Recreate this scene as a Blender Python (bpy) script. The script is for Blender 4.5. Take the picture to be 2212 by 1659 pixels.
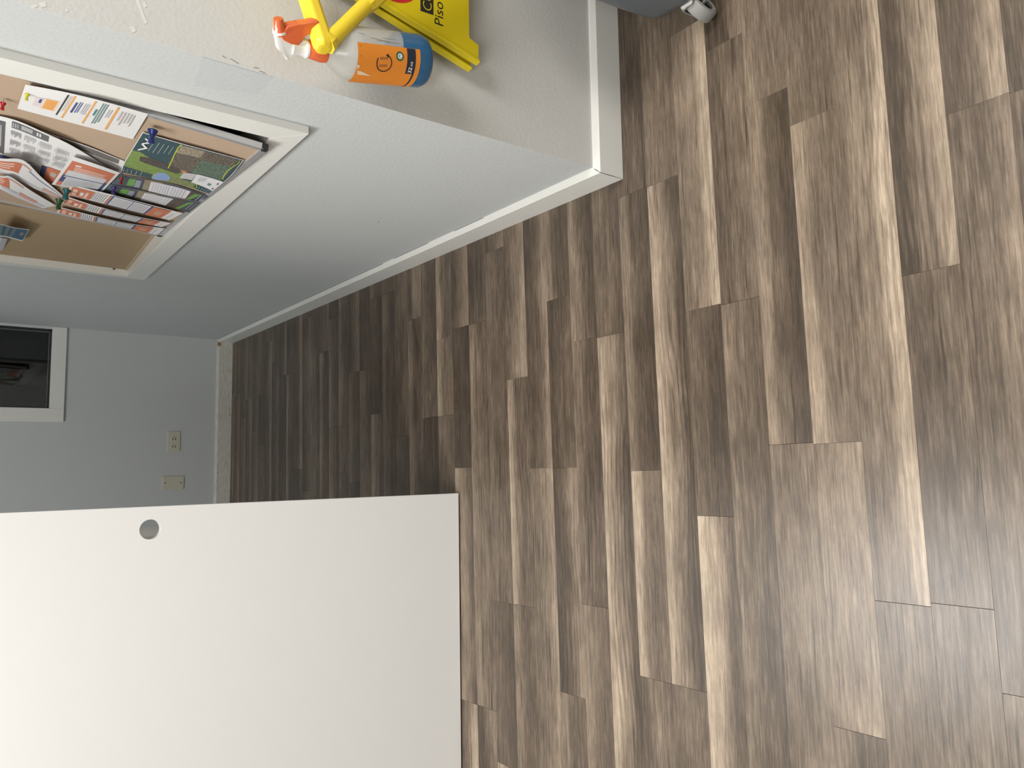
import bpy, bmesh, math, random
from mathutils import Vector, Matrix
random.seed(7)
for o in list(bpy.data.objects): bpy.data.objects.remove(o, do_unlink=True)
SC = bpy.context.scene
COL = SC.collection
V = Vector

# ------------------------------------------------------------------ camera (phone held sideways)
EYE = V((0, 0, 1.30))
FW = V((0.10111929, 0.79601651, -0.59676846)).normalized()
RT = V((0.99472781, -0.09118919, 0.04691614)).normalized()
UP = V((0.01707281, 0.59836631, 0.80104075)).normalized()
FPX = 1691.75
cam = bpy.data.cameras.new('camera'); camo = bpy.data.objects.new('camera', cam); COL.objects.link(camo)
cam.sensor_fit = 'HORIZONTAL'; cam.sensor_width = 36.0; cam.lens = FPX / 2212 * 36
X_, Y_, Z_ = -UP, RT, -FW
camo.matrix_world = Matrix(((X_.x, Y_.x, Z_.x, EYE.x), (X_.y, Y_.y, Z_.y, EYE.y), (X_.z, Y_.z, Z_.z, EYE.z), (0, 0, 0, 1)))
cam.clip_start = 0.02
SC.camera = camo

# ------------------------------------------------------------------ light
w = bpy.data.worlds.new('world'); SC.world = w; w.use_nodes = True
w.node_tree.nodes['Background'].inputs[0].default_value = (0.75, 0.85, 1.0, 1)
w.node_tree.nodes['Background'].inputs[1].default_value = 0.05
SC.view_settings.view_transform = 'Standard'; SC.view_settings.look = 'None'
SC.view_settings.exposure = 0.0; SC.view_settings.gamma = 1.0
SC.view_settings.use_curve_mapping = False
SC.cycles.use_denoising = True
SC.cycles.max_bounces = 8

def area(name, loc, size, power, color, aim=(0, 0, -1)):
    l = bpy.data.lights.new(name, 'AREA'); l.shape = 'RECTANGLE'; l.size, l.size_y = size
    l.energy = power; l.color = color
    o = bpy.data.objects.new(name, l); COL.objects.link(o); o.location = loc
    o.rotation_euler = V(aim).to_track_quat('-Z', 'Y').to_euler()
    return o
# ceiling troffers of the room: near right, near left, one over the white panel
LAMPS = [((1.30, 0.10, 2.58), (0.6, 1.2), 46, (1.0, 0.98, 0.95)),
         ((-0.9, -0.85, 2.58), (0.6, 1.2), 54, (1.0, 0.98, 0.95)),
         ((-0.72, 1.60, 2.58), (0.6, 1.3), 52, (1.0, 0.99, 0.965))]
for loc, size, power, colr in LAMPS:
    area('ceiling_lamp', loc, size, power, colr)
# weak cool fill added on the unseen left wall to tint the back
area('cool_fill', (-2.77, 3.25, 1.55), (0.9, 1.0), 4, (0.58, 0.85, 1.0), (1, 0, 0))

# ------------------------------------------------------------------ pixel <-> room helpers (photograph is 2212 x 1659)
def ray(px, py):
    return FW + RT * ((829.5 - py) / FPX) + UP * ((1106 - px) / FPX)
def hit(px, py, p0, n):
    d = ray(px, py); return EYE + d * ((V(p0) - EYE).dot(n) / d.dot(n))
def on_y(px, py, y): return hit(px, py, (0, y, 0), V((0, 1, 0)))
def on_x(px, py, x): return hit(px, py, (x, 0, 0), V((1, 0, 0)))

# ------------------------------------------------------------------ materials
def srgb(r, g, b):
    f = lambda c: (c / 255 / 12.92) if c / 255 <= .04045 else ((c / 255 + .055) / 1.055) ** 2.4
    return (f(r), f(g), f(b), 1)
def newmat(name):
    m = bpy.data.materials.new(name); m.use_nodes = True
    return m, m.node_tree, m.node_tree.nodes['Principled BSDF']
def plain(name, col, rough=.5, metal=0, spec=.5, bump=None, vary=0):
    m, nt, p = newmat(name)
    p.inputs['Base Color'].default_value = col; p.inputs['Roughness'].default_value = rough
    p.inputs['Metallic'].default_value = metal; p.inputs['Specular IOR Level'].default_value = spec
    tc = nt.nodes.new('ShaderNodeTexCoord')
    if vary:
        n = nt.nodes.new('ShaderNodeTexNoise'); n.inputs['Scale'].default_value = 6; n.inputs['Detail'].default_value = 4
        nt.links.new(tc.outputs['Object'], n.inputs['Vector'])
        mx = nt.nodes.new('ShaderNodeMix'); mx.data_type = 'RGBA'
        mx.inputs[6].default_value = tuple(c * (1 - vary) for c in col[:3]) + (1,)
        mx.inputs[7].default_value = tuple(min(1, c * (1 + vary)) for c in col[:3]) + (1,)
        nt.links.new(n.outputs['Fac'], mx.inputs[0]); nt.links.new(mx.outputs[2], p.inputs['Base Color'])
    if bump:
        sc, st, dist = bump
        n = nt.nodes.new('ShaderNodeTexNoise'); n.inputs['Scale'].default_value = sc; n.inputs['Detail'].default_value = 3
        nt.links.new(tc.outputs['Object'], n.inputs['Vector'])
        b = nt.nodes.new('ShaderNodeBump'); b.inputs['Strength'].default_value = st; b.inputs['Distance'].default_value = dist
        nt.links.new(n.outputs['Fac'], b.inputs['Height']); nt.links.new(b.outputs['Normal'], p.inputs['Normal'])
    return m

M = {}
M['wall'] = plain('wall_paint', (.590, .609, .607, 1), .75, spec=.25, bump=(130, .35, .002), vary=.012)
M['wall_near'] = plain('wall_paint_warm', (.64, .635, .61, 1), .7, spec=.25, bump=(130, .35, .002), vary=.015)
M['touch'] = plain('touch_up_paint', (.558, .582, .585, 1), .75, spec=.2, bump=(130, .3, .002))
M['filler'] = plain('wall_filler', (.745, .735, .70, 1), .8, spec=.2)
M['white'] = plain('white_trim_paint', (.80, .795, .755, 1), .38, spec=.5, vary=.015)
M['ceiling'] = plain('ceiling_white', (.8, .8, .78, 1), .9)
M['panel'] = plain('white_laminate', (.83, .82, .80, 1), .32, spec=.35)
M['panel_edge'] = plain('laminate_edge', (.78, .78, .77, 1), .4)
M['dark'] = plain('recess_shade_brown', (.040, .030, .021, 1), .8, vary=.15)  # almost black: the deep shadow of the recess put into the colour
M['gap'] = plain('subfloor', (.03, .024, .018, 1), .9)
M['cork'] = plain('cork_sheet', srgb(182, 160, 138), .9, spec=.1, bump=(420, .25, .001), vary=.05)
M['strip'] = plain('tan_wood_strip', srgb(186, 166, 138), .6, vary=.05)
M['kraft'] = plain('tan_tackboard', srgb(172, 150, 121), .8, spec=.15, bump=(300, .12, .001), vary=.03)
M['alu'] = plain('brushed_aluminium', (.72, .72, .74, 1), .34, metal=.75)
M['black'] = plain('black_plastic', (.02, .02, .021, 1), .32)
M['yellow'] = plain('yellow_plastic', (.90, .665, .04, 1), .38, spec=.4, vary=.03)
M['signyel'] = plain('sign_yellow_plastic', (.66, .52, .012, 1), .42, spec=.4, vary=.03)
M['signdk'] = plain('sign_recess_yellow', (.48, .36, .008, 1), .5)
M['orange'] = plain('orange_plastic', (.73, .145, .05, 1), .2)
M['sprwhite'] = plain('white_plastic', (.84, .83, .80, 1), .28)
M['bottle'] = None
M['label'] = plain('orange_label', (.80, .265, .03, 1), .38, vary=.18)
M['labelpale'] = plain('pale_label_patch', (.80, .62, .44, 1), .4)
M['ink'] = plain('black_ink', (.018, .018, .02, 1), .5)
M['navy'] = plain('navy_band', (.022, .028, .045, 1), .4)
M['leaf'] = plain('green_badge', (.05, .13, .06, 1), .4)
M['white_ink'] = plain('white_ink', (.82, .82, .82, 1), .5)
M['red_ink'] = plain('red_ink', (.55, .02, .03, 1), .5)
M['bucket'] = plain('grey_plastic', (.105, .118, .130, 1), .42, vary=.04)
M['bucketdk'] = plain('dark_grey_plastic', (.035, .038, .042, 1), .5)
M['tread'] = plain('grey_rubber', (.25, .245, .23, 1), .5)
M['steel'] = plain('zinc_steel', (.55, .55, .54, 1), .35, metal=.8)
M['plate'] = plain('ivory_plate', (.62, .60, .48, 1), .4)
M['slot'] = plain('dark_slot', (.03, .028, .022, 1), .6)
M['wood_bare'] = plain('bare_wood', (.33, .2, .09, 1), .7)

def worn_white():
    m, nt, p = newmat('worn_white_paint')
    tc = nt.nodes.new('ShaderNodeTexCoord'); mp = nt.nodes.new('ShaderNodeMapping')
    mp.inputs['Scale'].default_value = (6, 1, 40)
    n = nt.nodes.new('ShaderNodeTexNoise'); n.inputs['Scale'].default_value = 4; n.inputs['Detail'].default_value = 6
    r = nt.nodes.new('ShaderNodeValToRGB')
    r.color_ramp.elements[0].position = .30; r.color_ramp.elements[0].color = (.54, .51, .43, 1)
    r.color_ramp.elements[1].position = .55; r.color_ramp.elements[1].color = (.67, .655, .59, 1)
    nt.links.new(tc.outputs['Object'], mp.inputs[0]); nt.links.new(mp.outputs[0], n.inputs['Vector'])
    nt.links.new(n.outputs['Fac'], r.inputs[0]); nt.links.new(r.outputs[0], p.inputs['Base Color'])
    p.inputs['Roughness'].default_value = .6
    return m
M['worn'] = worn_white()

def glass_mat():
    m, nt, p = newmat('dark_window_glass')
    p.inputs['Base Color'].default_value = (.9, .93, .92, 1); p.inputs['Roughness'].default_value = .02
    p.inputs['Transmission Weight'].default_value = 1.0; p.inputs['IOR'].default_value = 1.45
    return m
M['glass'] = glass_mat()

def bottle_mat():
    m, nt, p = newmat('milky_bottle_plastic')
    p.inputs['Base Color'].default_value = (.66, .655, .62, 1); p.inputs['Roughness'].default_value = .24
    tr = nt.nodes.new('ShaderNodeBsdfTransparent'); tr.inputs[0].default_value = (.92, .91, .86, 1)
    mx = nt.nodes.new('ShaderNodeMixShader'); mx.inputs[0].default_value = .55
    out = nt.nodes['Material Output']
    nt.links.new(tr.outputs[0], mx.inputs[1]); nt.links.new(p.outputs[0], mx.inputs[2]); nt.links.new(mx.outputs[0], out.inputs[0])
    return m
M['bottle'] = bottle_mat()
def liquid_mat():
    m, nt, p = newmat('blue_cleaner')
    p.inputs['Base Color'].default_value = (.028, .125, .27, 1); p.inputs['Roughness'].default_value = .25
    return m
M['liquid'] = liquid_mat()

def ink_mat():
    m, nt, p = newmat('printed_ink')
    a = nt.nodes.new('ShaderNodeVertexColor'); a.layer_name = 'ink'
    n = nt.nodes.new('ShaderNodeTexNoise'); n.inputs['Scale'].default_value = 260; n.inputs['Detail'].default_value = 4
    tc = nt.nodes.new('ShaderNodeTexCoord'); nt.links.new(tc.outputs['Object'], n.inputs['Vector'])
    # the vertex alpha says how mottled (photographic) a printed patch is
    rr = nt.nodes.new('ShaderNodeMapRange'); rr.inputs[1].default_value = .35; rr.inputs[2].default_value = .65
    rr.inputs[3].default_value = .5; rr.inputs[4].default_value = 1.55
    nt.links.new(n.outputs['Fac'], rr.inputs[0])
    mm = nt.nodes.new('ShaderNodeMix'); mm.data_type = 'FLOAT'; mm.inputs[2].default_value = 1.0
    nt.links.new(rr.outputs[0], mm.inputs[3]); nt.links.new(a.outputs['Alpha'], mm.inputs[0])
    vm = nt.nodes.new('ShaderNodeVectorMath'); vm.operation = 'SCALE'
    nt.links.new(a.outputs['Color'], vm.inputs[0]); nt.links.new(mm.outputs[0], vm.inputs[3])
    nt.links.new(vm.outputs[0], p.inputs['Base Color'])
    p.inputs['Roughness'].default_value = .45; p.inputs['Specular IOR Level'].default_value = .3
    return m
M['print'] = ink_mat()
M['paper'] = plain('white_paper', (.80, .79, .78, 1), .6, spec=.25)

def wood_mat():
    m, nt, p = newmat('laminate_plank')
    N = nt.nodes.new; L = nt.links.new
    def attr(n):
        a = N('ShaderNodeAttribute'); a.attribute_type = 'OBJECT'; a.attribute_name = n; return a.outputs['Fac']
    def math_(op, a, b=None, c=None):
        x = N('ShaderNodeMath'); x.operation = op
        for i, v in enumerate((a, b, c)):
            if v is None: continue
            if isinstance(v, (int, float)): x.inputs[i].default_value = v
            else: L(v, x.inputs[i])
        return x.outputs[0]
    tc = N('ShaderNodeTexCoord'); sp = N('ShaderNodeSeparateXYZ'); L(tc.outputs['Object'], sp.inputs[0])
    x, y = sp.outputs[0], sp.outputs[1]
    seed = attr('seed')
    def noise(sx, sy, detail=3, rough=.55, off=0.0):
        c = N('ShaderNodeCombineXYZ')
        L(math_('ADD', math_('MULTIPLY', x, sx), math_('MULTIPLY', seed, 17.3)), c.inputs[0])
        L(math_('ADD', math_('MULTIPLY', y, sy), off), c.inputs[1]); L(math_('MULTIPLY', seed, 9.1), c.inputs[2])
        n = N('ShaderNodeTexNoise'); n.inputs['Scale'].default_value = 1; n.inputs['Detail'].default_value = detail
        n.inputs['Roughness'].default_value = rough
        L(c.outputs[0], n.inputs['Vector']); return n.outputs['Fac']
    v = math_('SUBTRACT', 1.0, math_('DIVIDE', y, .0933))
    wob = math_('SUBTRACT', noise(3.0, 16, 4), .5)
    v2 = math_('ADD', v, math_('MULTIPLY', wob, .75))
    def sstep(a, b, val):
        r = N('ShaderNodeMapRange'); r.interpolation_type = 'SMOOTHSTEP'
        r.inputs[1].default_value = a; r.inputs[2].default_value = b; L(val, r.inputs[0]); return r.outputs[0]
    def mix(f, a, b):
        r = N('ShaderNodeMix'); r.data_type = 'FLOAT'; L(f, r.inputs[0]); L(a, r.inputs[2]); L(b, r.inputs[3]); return r.outputs[0]
    t = mix(sstep(.12, .5, v2), attr('t0'), attr('t1'))
    t = mix(sstep(.5, .9, v2), t, attr('t2'))
    fine = math_('SUBTRACT', noise(20, 330, 4, .66), .5)
    mid = math_('SUBTRACT', noise(5, 120, 4, .62, 4.0), .5)
    blot2 = math_('SUBTRACT', noise(16, 46, 4, .65, 12.0), .5)
    blot = math_('SUBTRACT', noise(5, 13, 4, .6, 9.0), .5)
    # cathedral figure: rings of a warped field
    fld = math_('ADD', math_('MULTIPLY', noise(1.5, 7.5, 2, .45, 2.0), 62.0), math_('MULTIPLY', y, 420.0))
    ringv = math_('MULTIPLY', math_('POWER', math_('MULTIPLY', math_('ADD', math_('SINE', fld), 1.0), .5), 2.0), math_('MULTIPLY', attr('ring'), sstep(.38, .6, noise(2.0, 10, 2, .5, 5.0))))
    crack = sstep(.63, .72, noise(4.0, 95, 3, .55, 7.0))
    t = math_('ADD', t, math_('MULTIPLY', fine, .66))
    t = math_('ADD', t, math_('MULTIPLY', mid, .44))
    t = math_('ADD', t, math_('MULTIPLY', blot, .46))
    t = math_('ADD', t, math_('MULTIPLY', blot2, .30))
    t = math_('SUBTRACT', t, math_('MULTIPLY', ringv, .12))
    pore = sstep(.60, .70, noise(9.0, 300, 3, .6, 15.0))
    t = math_('SUBTRACT', t, math_('MULTIPLY', pore, .13))
    t = math_('SUBTRACT', t, math_('MULTIPLY', crack, .24))
    t = math_('ADD', math_("MULTIPLY", t, 1.12), -.205)
    r = N('ShaderNodeValToRGB'); cr = r.color_ramp
    cr.elements[0].position = 0; cr.elements[0].color = (.050, .036, .025, 1)
    cr.elements[1].position = 1; cr.elements[1].color = (.53, .425, .31, 1)
    for pos, c in ((.25, (.102, .075, .053, 1)), (.45, (.172, .130, .094, 1)), (.65, (.27, .208, .151, 1)), (.82, (.385, .308, .228, 1))):
        e = cr.elements.new(pos); e.color = c
    L(t, r.inputs[0]); L(r.outputs[0], p.inputs['Base Color'])
    rg = N('ShaderNodeMapRange'); rg.inputs[3].default_value = .26; rg.inputs[4].default_value = .40
    L(noise(6, 160, 2, .5, 3.0), rg.inputs[0]); L(rg.outputs[0], p.inputs['Roughness'])
    p.inputs['Specular IOR Level'].default_value = .5
    b = N('ShaderNodeBump'); b.inputs['Strength'].default_value = .25; b.inputs['Distance'].default_value = .0006
    L(math_('ADD', fine, mid), b.inputs['Height']); L(b.outputs['Normal'], p.inputs['Normal'])
    return m
M['wood'] = wood_mat()

# ------------------------------------------------------------------ mesh helpers
def obj(name, bm_or_me, mat=None, parent=None, smooth=False):
    if isinstance(bm_or_me, bmesh.types.BMesh):
        bmesh.ops.recalc_face_normals(bm_or_me, faces=bm_or_me.faces[:])
        me = bpy.data.meshes.new(name); bm_or_me.to_mesh(me); bm_or_me.free()
    else: me = bm_or_me
    if mat is not None and not me.materials: me.materials.append(mat)
    if smooth:
        for f in me.polygons: f.use_smooth = True
    o = bpy.data.objects.new(name, me); COL.objects.link(o)
    if parent is not None:
        o.parent = parent; o.matrix_parent_inverse = parent.matrix_basis.inverted()
    return o
def tag(o, label, cat, group=None):
    o['label'] = label; o['category'] = cat
    if group: o['group'] = group
    return o
def thing(name, label, cat, loc=(0, 0, 0), group=None):
    o = bpy.data.objects.new(name, None); COL.objects.link(o); o.location = loc; o.empty_display_size = .05
    return tag(o, label, cat, group)
def struct(o): o['kind'] = 'structure'; return o

def box(bm, lo, hi, bev=0, seg=1):
    lo, hi = V(lo), V(hi)
    r = bmesh.ops.create_cube(bm, size=1)
    vs = r['verts']
    for v in vs: v.co = V((lo[i] + (v.co[i] + .5) * (hi[i] - lo[i]) for i in range(3)))
    if bev:
        es = list({e for v in vs for e in v.link_edges})
        bmesh.ops.bevel(bm, geom=es, offset=bev, segments=seg, profile=.5, affect='EDGES')
def B(lo, hi, bev=0, seg=1):
    bm = bmesh.new(); box(bm, lo, hi, bev, seg); return bm
def prism(bm, pts, vec, bev=0, seg=2):
    """closed outline pts (world points) extruded by vec, edges rounded"""
    vec = V(vec); n = len(pts)
    a = [bm.verts.new(V(p)) for p in pts]; b = [bm.verts.new(V(p) + vec) for p in pts]
    fs = [bm.faces.new(a), bm.faces.new(b[::-1])]
    for i in range(n): fs.append(bm.faces.new((a[i], b[i], b[(i + 1) % n], a[(i + 1) % n])))
    if bev:
        es = list({e for f in fs for e in f.edges})
        bmesh.ops.bevel(bm, geom=es, offset=bev, segments=seg, profile=.5, affect='EDGES')
def frame_of(d):
    d = V(d).normalized(); h = V((0, 0, 1)) if abs(d.z) < .9 else V((1, 0, 0))
    s = d.cross(h).normalized(); return s, d.cross(s).normalized(), d
def tube(bm, path, radii, n=16, caps=True, turn=0.0):
    path = [V(p) for p in path]
    if isinstance(radii, (int, float)): radii = [radii] * len(path)
    rings = []
    s, t, d = frame_of(path[1] - path[0])
    for i, p in enumerate(path):
        if i == 0: dd = path[1] - path[0]
        elif i == len(path) - 1: dd = path[-1] - path[-2]
        else: dd = (path[i + 1] - path[i]).normalized() + (path[i] - path[i - 1]).normalized()
        dd.normalize(); s = (s - dd * s.dot(dd)).normalized(); t = dd.cross(s)
        rings.append([bm.verts.new(p + (s * math.cos(turn + 2 * math.pi * k / n) + t * math.sin(turn + 2 * math.pi * k / n)) * radii[i]) for k in range(n)])
    for a, b in zip(rings, rings[1:]):
        for k in range(n): bm.faces.new((a[k], a[(k + 1) % n], b[(k + 1) % n], b[k]))
    if caps:
        bm.faces.new(rings[0][::-1]); bm.faces.new(rings[-1])
def lathe(bm, prof, n=40, close_top=True, close_bot=True):
    """profile [(r,z)] turned about local z"""
    rings = [[bm.verts.new((r * math.cos(2 * math.pi * k / n), r * math.sin(2 * math.pi * k / n), z)) for k in range(n)] for r, z in prof]
    for a, b in zip(rings, rings[1:]):
        for k in range(n): bm.faces.new((a[k], a[(k + 1) % n], b[(k + 1) % n], b[k]))
    if close_bot: bm.faces.new(rings[0][::-1])
    if close_top: bm.faces.new(rings[-1])
def text_mesh(s, size, extrude=0.0, shear=0.0, bold=0.0):
    cu = bpy.data.curves.new('text', 'FONT'); cu.body = s; cu.size = size; cu.extrude = extrude; cu.shear = shear
    cu.offset = bold; cu.resolution_u = 3
    o = bpy.data.objects.new('text', cu); COL.objects.link(o)
    me = bpy.data.meshes.new_from_object(o)
    bpy.data.objects.remove(o, do_unlink=True); bpy.data.curves.remove(cu)
    return me
def smooth_by_angle(o, deg=40):
    me = o.data
    for f in me.polygons: f.use_smooth = True
    try: me.set_sharp_from_angle(angle=math.radians(deg))
    except Exception: pass

# ------------------------------------------------------------------ room shell
XR, YN, YB = .6834, 1.2945, 4.2414           # right wall plane, near wall plane, back wall plane
XL, YREAR, XFAR, ZC = -2.8, -2.6, 2.6, 2.6
CT = .0168                                    # casing thickness

# floor: subfloor slab with every plank a piece of its own
floor = struct(obj('floor', B((XL - .1, YREAR - .1, -.05), (XFAR + .1, YB + .1, -.0085)), M['gap']))
TH, Y0, PITCH = .0195, .6326, .0933
ORI = (0, Y0, 0)
J = {}   # joints seen in the photograph: row -> X along the row
TON = {  # row -> [(X end on the left, far/middle/near tone, figure)], listed from the right wall leftwards
 -3: [(.55, .38, .40, .42, .3), (-.5, .45, .46, .50, .4), (-9, .5, .5, .5, .3)],
 -2: [(.551, .34, .42, .74, .5), (-.35, .44, .48, .60, .4), (-9, .5, .52, .55, .4)],
 -1: [(.303, .30, .52, .82, 1.3), (-.231, .40, .42, .46, .3), (-9, .50, .48, .46, .4)],
  0: [(-.239, .50, .58, .88, 1.0), (-9, .50, .48, .42, .3)],
  1: [(.636, .50, .48, .48, .3), (.028, .78, .52, .48, .4), (-.466, .60, .60, .66, .5), (-9, .58, .38, .40, .3)],
  2: [(.714, .60, .56, .52, .3), (.029, .66, .42, .26, .6), (-9, .50, .50, .58, .3)],
  3: [(.87, .26, .32, .62, .8), (.319, .36, .40, .50, .3), (-9, .60, .44, .36, .7)],
  4: [(.95, .40, .40, .4, .3), (.321, .56, .62, .84, .5), (-.113, .44, .36, .26, .3), (-9, .90, .76, .38, .4)],
  5: [(.627, .52, .50, .46, .3), (-.471, .84, .60, .32, 1.5), (-9, .46, .52, .46, .4)],
  6: [(.628, .36, .38, .32, .3), (-.02, .60, .34, .26, .3), (-.473, .86, .50, .48, .5), (-9, .38, .54, .44, .3)],
  7: [(.303, .52, .48, .30, .3), (-9, .84, .64, .36, 1.5)],
  8: [(.305, .66, .42, .28, .4), (-.341, .54, .42, .34, .4), (-9, .64, .50, .40, .4)],
  9: [(.427, .66, .40, .36, .5), (-.012, .28, .34, .40, .3), (-.566, .26, .40, .68, 1.2), (-9, .62, .40, .44, .4)],
 10: [(-.012, .34, .44, .70, .4), (-.9, .50, .58, .72, 1.0), (-9, .4, .5, .5, .5)],
 11: [(.235, .48, .58, .74, .6), (-.377, .80, .44, .44, .8), (-9, .62, .40, .42, .4)],
 12: [(.62, .34, .40, .60, .3), (-.38, .50, .42, .40, .4), (-.812, .44, .40, .30, .3), (-9, .7, .6, .5, .4)],
 13: [(.42, .32, .38, .44, .4), (-.682, .62, .48, .42, .4), (-9, .32, .44, .62, .5)],
 14: [(.42, .34, .54, .68, .3), (-.009, .28, .28, .22, .4), (-.685, .76, .60, .36, .3), (-9, .54, .54, .82, .3)],
 15: [(.40, .80, .46, .44, .4), (.154, .80, .58, .52, .6), (-9, .52, .42, .40, .3)],
 16: [(.154, .52, .42, .36, .4), (-9, .34, .28, .20, .3)],
 17: [(.492, .42, .66, .60, .4), (-9, .64, .36, .42, .4)],
 18: [(.1, .42, .42, .50, .3), (-9, .42, .38, .28, .3)],
 19: [(.615, .44, .44, .44, .3), (-9, .54, .38, .30, .3)],
 20: [(.616, .60, .42, .38, .3), (.188, .38, .34, .26, .3), (-9, .68, .50, .34, .4)],
 21: [(.359, .34, .38, .34, .3), (-9, .52, .46, .38, .3)],
 22: [(.359, .30, .44, .64, .4), (-.06, .56, .38, .28, .3), (-9, .36, .18, .16, .3)],
 23: [(.155, .62, .42, .36, .7), (-9, .50, .42, .36, .3)],
 24: [(.599, .26, .26, .26, .2), (.158, .56, .38, .30, .3), (-9, .62, .42, .28, .3)],
 25: [(.472, .38, .50, .56, .4), (-9, .60, .32, .30, .3)],
 26: [(.5, .44, .36, .36, .3), (-.3, .56, .44, .32, .3), (-9, .4, .4, .4, .3)],
 27: [(.643, .46, .40, .40, .3), (-.1, .32, .40, .54, .3), (-9, .3, .5, .62, .3)],
 28: [(-.007, .34, .36, .70, .3), (-9, .34, .22, .50, .3)],
 29: [(.42, .30, .38, .34, .3), (-9, .62, .36, .30, .3)],
 30: [(.42, .30, .38, .62, .3), (-9, .26, .28, .26, .3)],
 31: [(.5, .44, .30, .40, .3), (.0, .26, .32, .44, .3), (-9, .3, .3, .5, .3)],
 32: [(.602, .44, .40, .36, .3), (-9, .30, .42, .64, .3)],
 33: [(.356, .52, .38, .30, .3), (.11, .22, .26, .24, .3), (-9, .34, .44, .40, .3)],
}
rs = random.Random(3)
for r in range(34, 40):
    a = rs.uniform(.05, .6)
    TON[r] = [(a, .36 + .2 * (r % 2), .36, .48, .3), (a - .7, .30, .42, .60, .3), (-9, .34, .38, .42, .3)]

def plank_mesh(L, wdt):
    """a board with a small chamfer round its top face"""
    bm = bmesh.new(); g, c, d = .0001, .0003, .008
    lo = [(g, g), (L - g, g), (L - g, wdt - g), (g, wdt - g)]
    hi = [(g + c, g + c), (L - g - c, g + c), (L - g - c, wdt - g - c), (g + c, wdt - g - c)]
    v0 = [bm.verts.new((x, y, -d)) for x, y in lo]; v1 = [bm.verts.new((x, y, -c * .6)) for x, y in lo]; v2 = [bm.verts.new((x, y, 0)) for x, y in hi]
    for a, b in ((v0, v1), (v1, v2)):
        for k in range(4): bm.faces.new((a[k], a[(k + 1) % 4], b[(k + 1) % 4], b[k]))
    bm.faces.new(v2)
    bmesh.ops.recalc_face_normals(bm, faces=bm.faces[:])
    me = bpy.data.meshes.new('plank'); bm.to_mesh(me); bm.free(); me.materials.append(M['wood']); return me
ROT = math.atan(TH)
def add_plank(row, x0, x1, tones):
    me = plank_mesh(x1 - x0, PITCH)
    o = bpy.data.objects.new('plank', me); COL.objects.link(o); o.parent = floor
    o.location = (x0, Y0 + PITCH * row + TH * x0, 0); o.rotation_euler = (0, 0, ROT)
    o['t0'], o['t1'], o['t2'], o['ring'] = [float(t) for t in tones]
    o['seed'] = rs.uniform(0, 10)
for row in range(-3, 40):
    ymid = Y0 + PITCH * (row + .5)
    xmax = XR - .004 if ymid > YN - .02 else 1.75
    x1 = xmax
    for seg in TON[row]:
        end = max(seg[0], -1.75)
        while x1 - end > 2.6:
            add_plank(row, x1 - 1.2, x1, seg[1:]); x1 -= 1.2
        if x1 - end > .03: add_plank(row, end, x1, seg[1:]); x1 = end
        if end <= -1.75: break
# the rest of the floor, out of the photograph: one surface of boards
bm = bmesh.new()
for row in range(-35, 40):
    spans = [(XL, -1.75)] if row >= -3 else [(XL, XFAR)]
    if row >= -3 and Y0 + PITCH * (row + .5) < YN - .02: spans.append((1.75, XFAR))
    for a, b in spans:
        while a < b - .05:
            e = min(b, a + 1.15)
            y = Y0 + PITCH * row + TH * a; y2 = Y0 + PITCH * row + TH * e
            if y2 + PITCH < YB and y > YREAR:
                vs = [bm.verts.new(q) for q in ((a + .0005, y, 0), (e - .0005, y2, 0), (e - .0005, y2 + PITCH - .001, 0), (a + .0005, y + PITCH - .001, 0))]
                bm.faces.new(vs)
            a = e
rest = obj('plank_field', bm, M['wood'], floor); rest['kind'] = 'stuff'
rest['t0'], rest['t1'], rest['t2'], rest['ring'], rest['seed'] = .45, .45, .45, .3, 1.0

# walls
KY0, KY1, KZ0, KZ1 = 1.516, 2.915, .766, 2.02       # recess for the notice boards in the right wall
KX = .745
bm = bmesh.new()
box(bm, (XR, YN + .001, 0), (XR + .16, KY0, ZC)); box(bm, (XR, KY1, 0), (XR + .16, YB + .16, ZC))
box(bm, (XR, KY0, 0), (XR + .16, KY1, KZ0)); box(bm, (XR, KY0, KZ1), (XR + .16, KY1, ZC))
box(bm, (KX, KY0, KZ0), (XR + .16, KY1, KZ1))
struct(obj('wall_right', bm, M['wall']))
bm = bmesh.new(); box(bm, (XR, YN, 0), (XFAR, YN + .001, ZC)); box(bm, (XR + .161, YN + .001, 0), (XFAR, YN + .1, ZC))
struct(obj('wall_near', bm, M['wall_near']))
WX0, WX1, WZ0, WZ1 = .295, .672, .842, 2.05          # glazed opening in the back wall
bm = bmesh.new()
box(bm, (XL, YB, 0), (WX0, YB + .12, ZC)); box(bm, (WX1, YB, 0), (XR, YB + .12, ZC))
box(bm, (WX0, YB, 0), (WX1, YB + .12, WZ0)); box(bm, (WX0, YB, WZ1), (WX1, YB + .12, ZC))
struct(obj('wall_back', bm, M['wall']))
struct(obj('wall_left', B((XL - .1, YREAR, 0), (XL, YB, ZC)), M['wall']))
struct(obj('wall_rear', B((XL - .1, YREAR - .1, 0), (XFAR + .1, YREAR, ZC)), M['wall']))
struct(obj('wall_side', B((XFAR, YREAR, 0), (XFAR + .1, YN, ZC)), M['wall']))
struct(obj('ceiling', B((XL - .1, YREAR - .1, ZC), (XFAR + .1, YB + .2, ZC + .06)), M['ceiling']))

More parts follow.
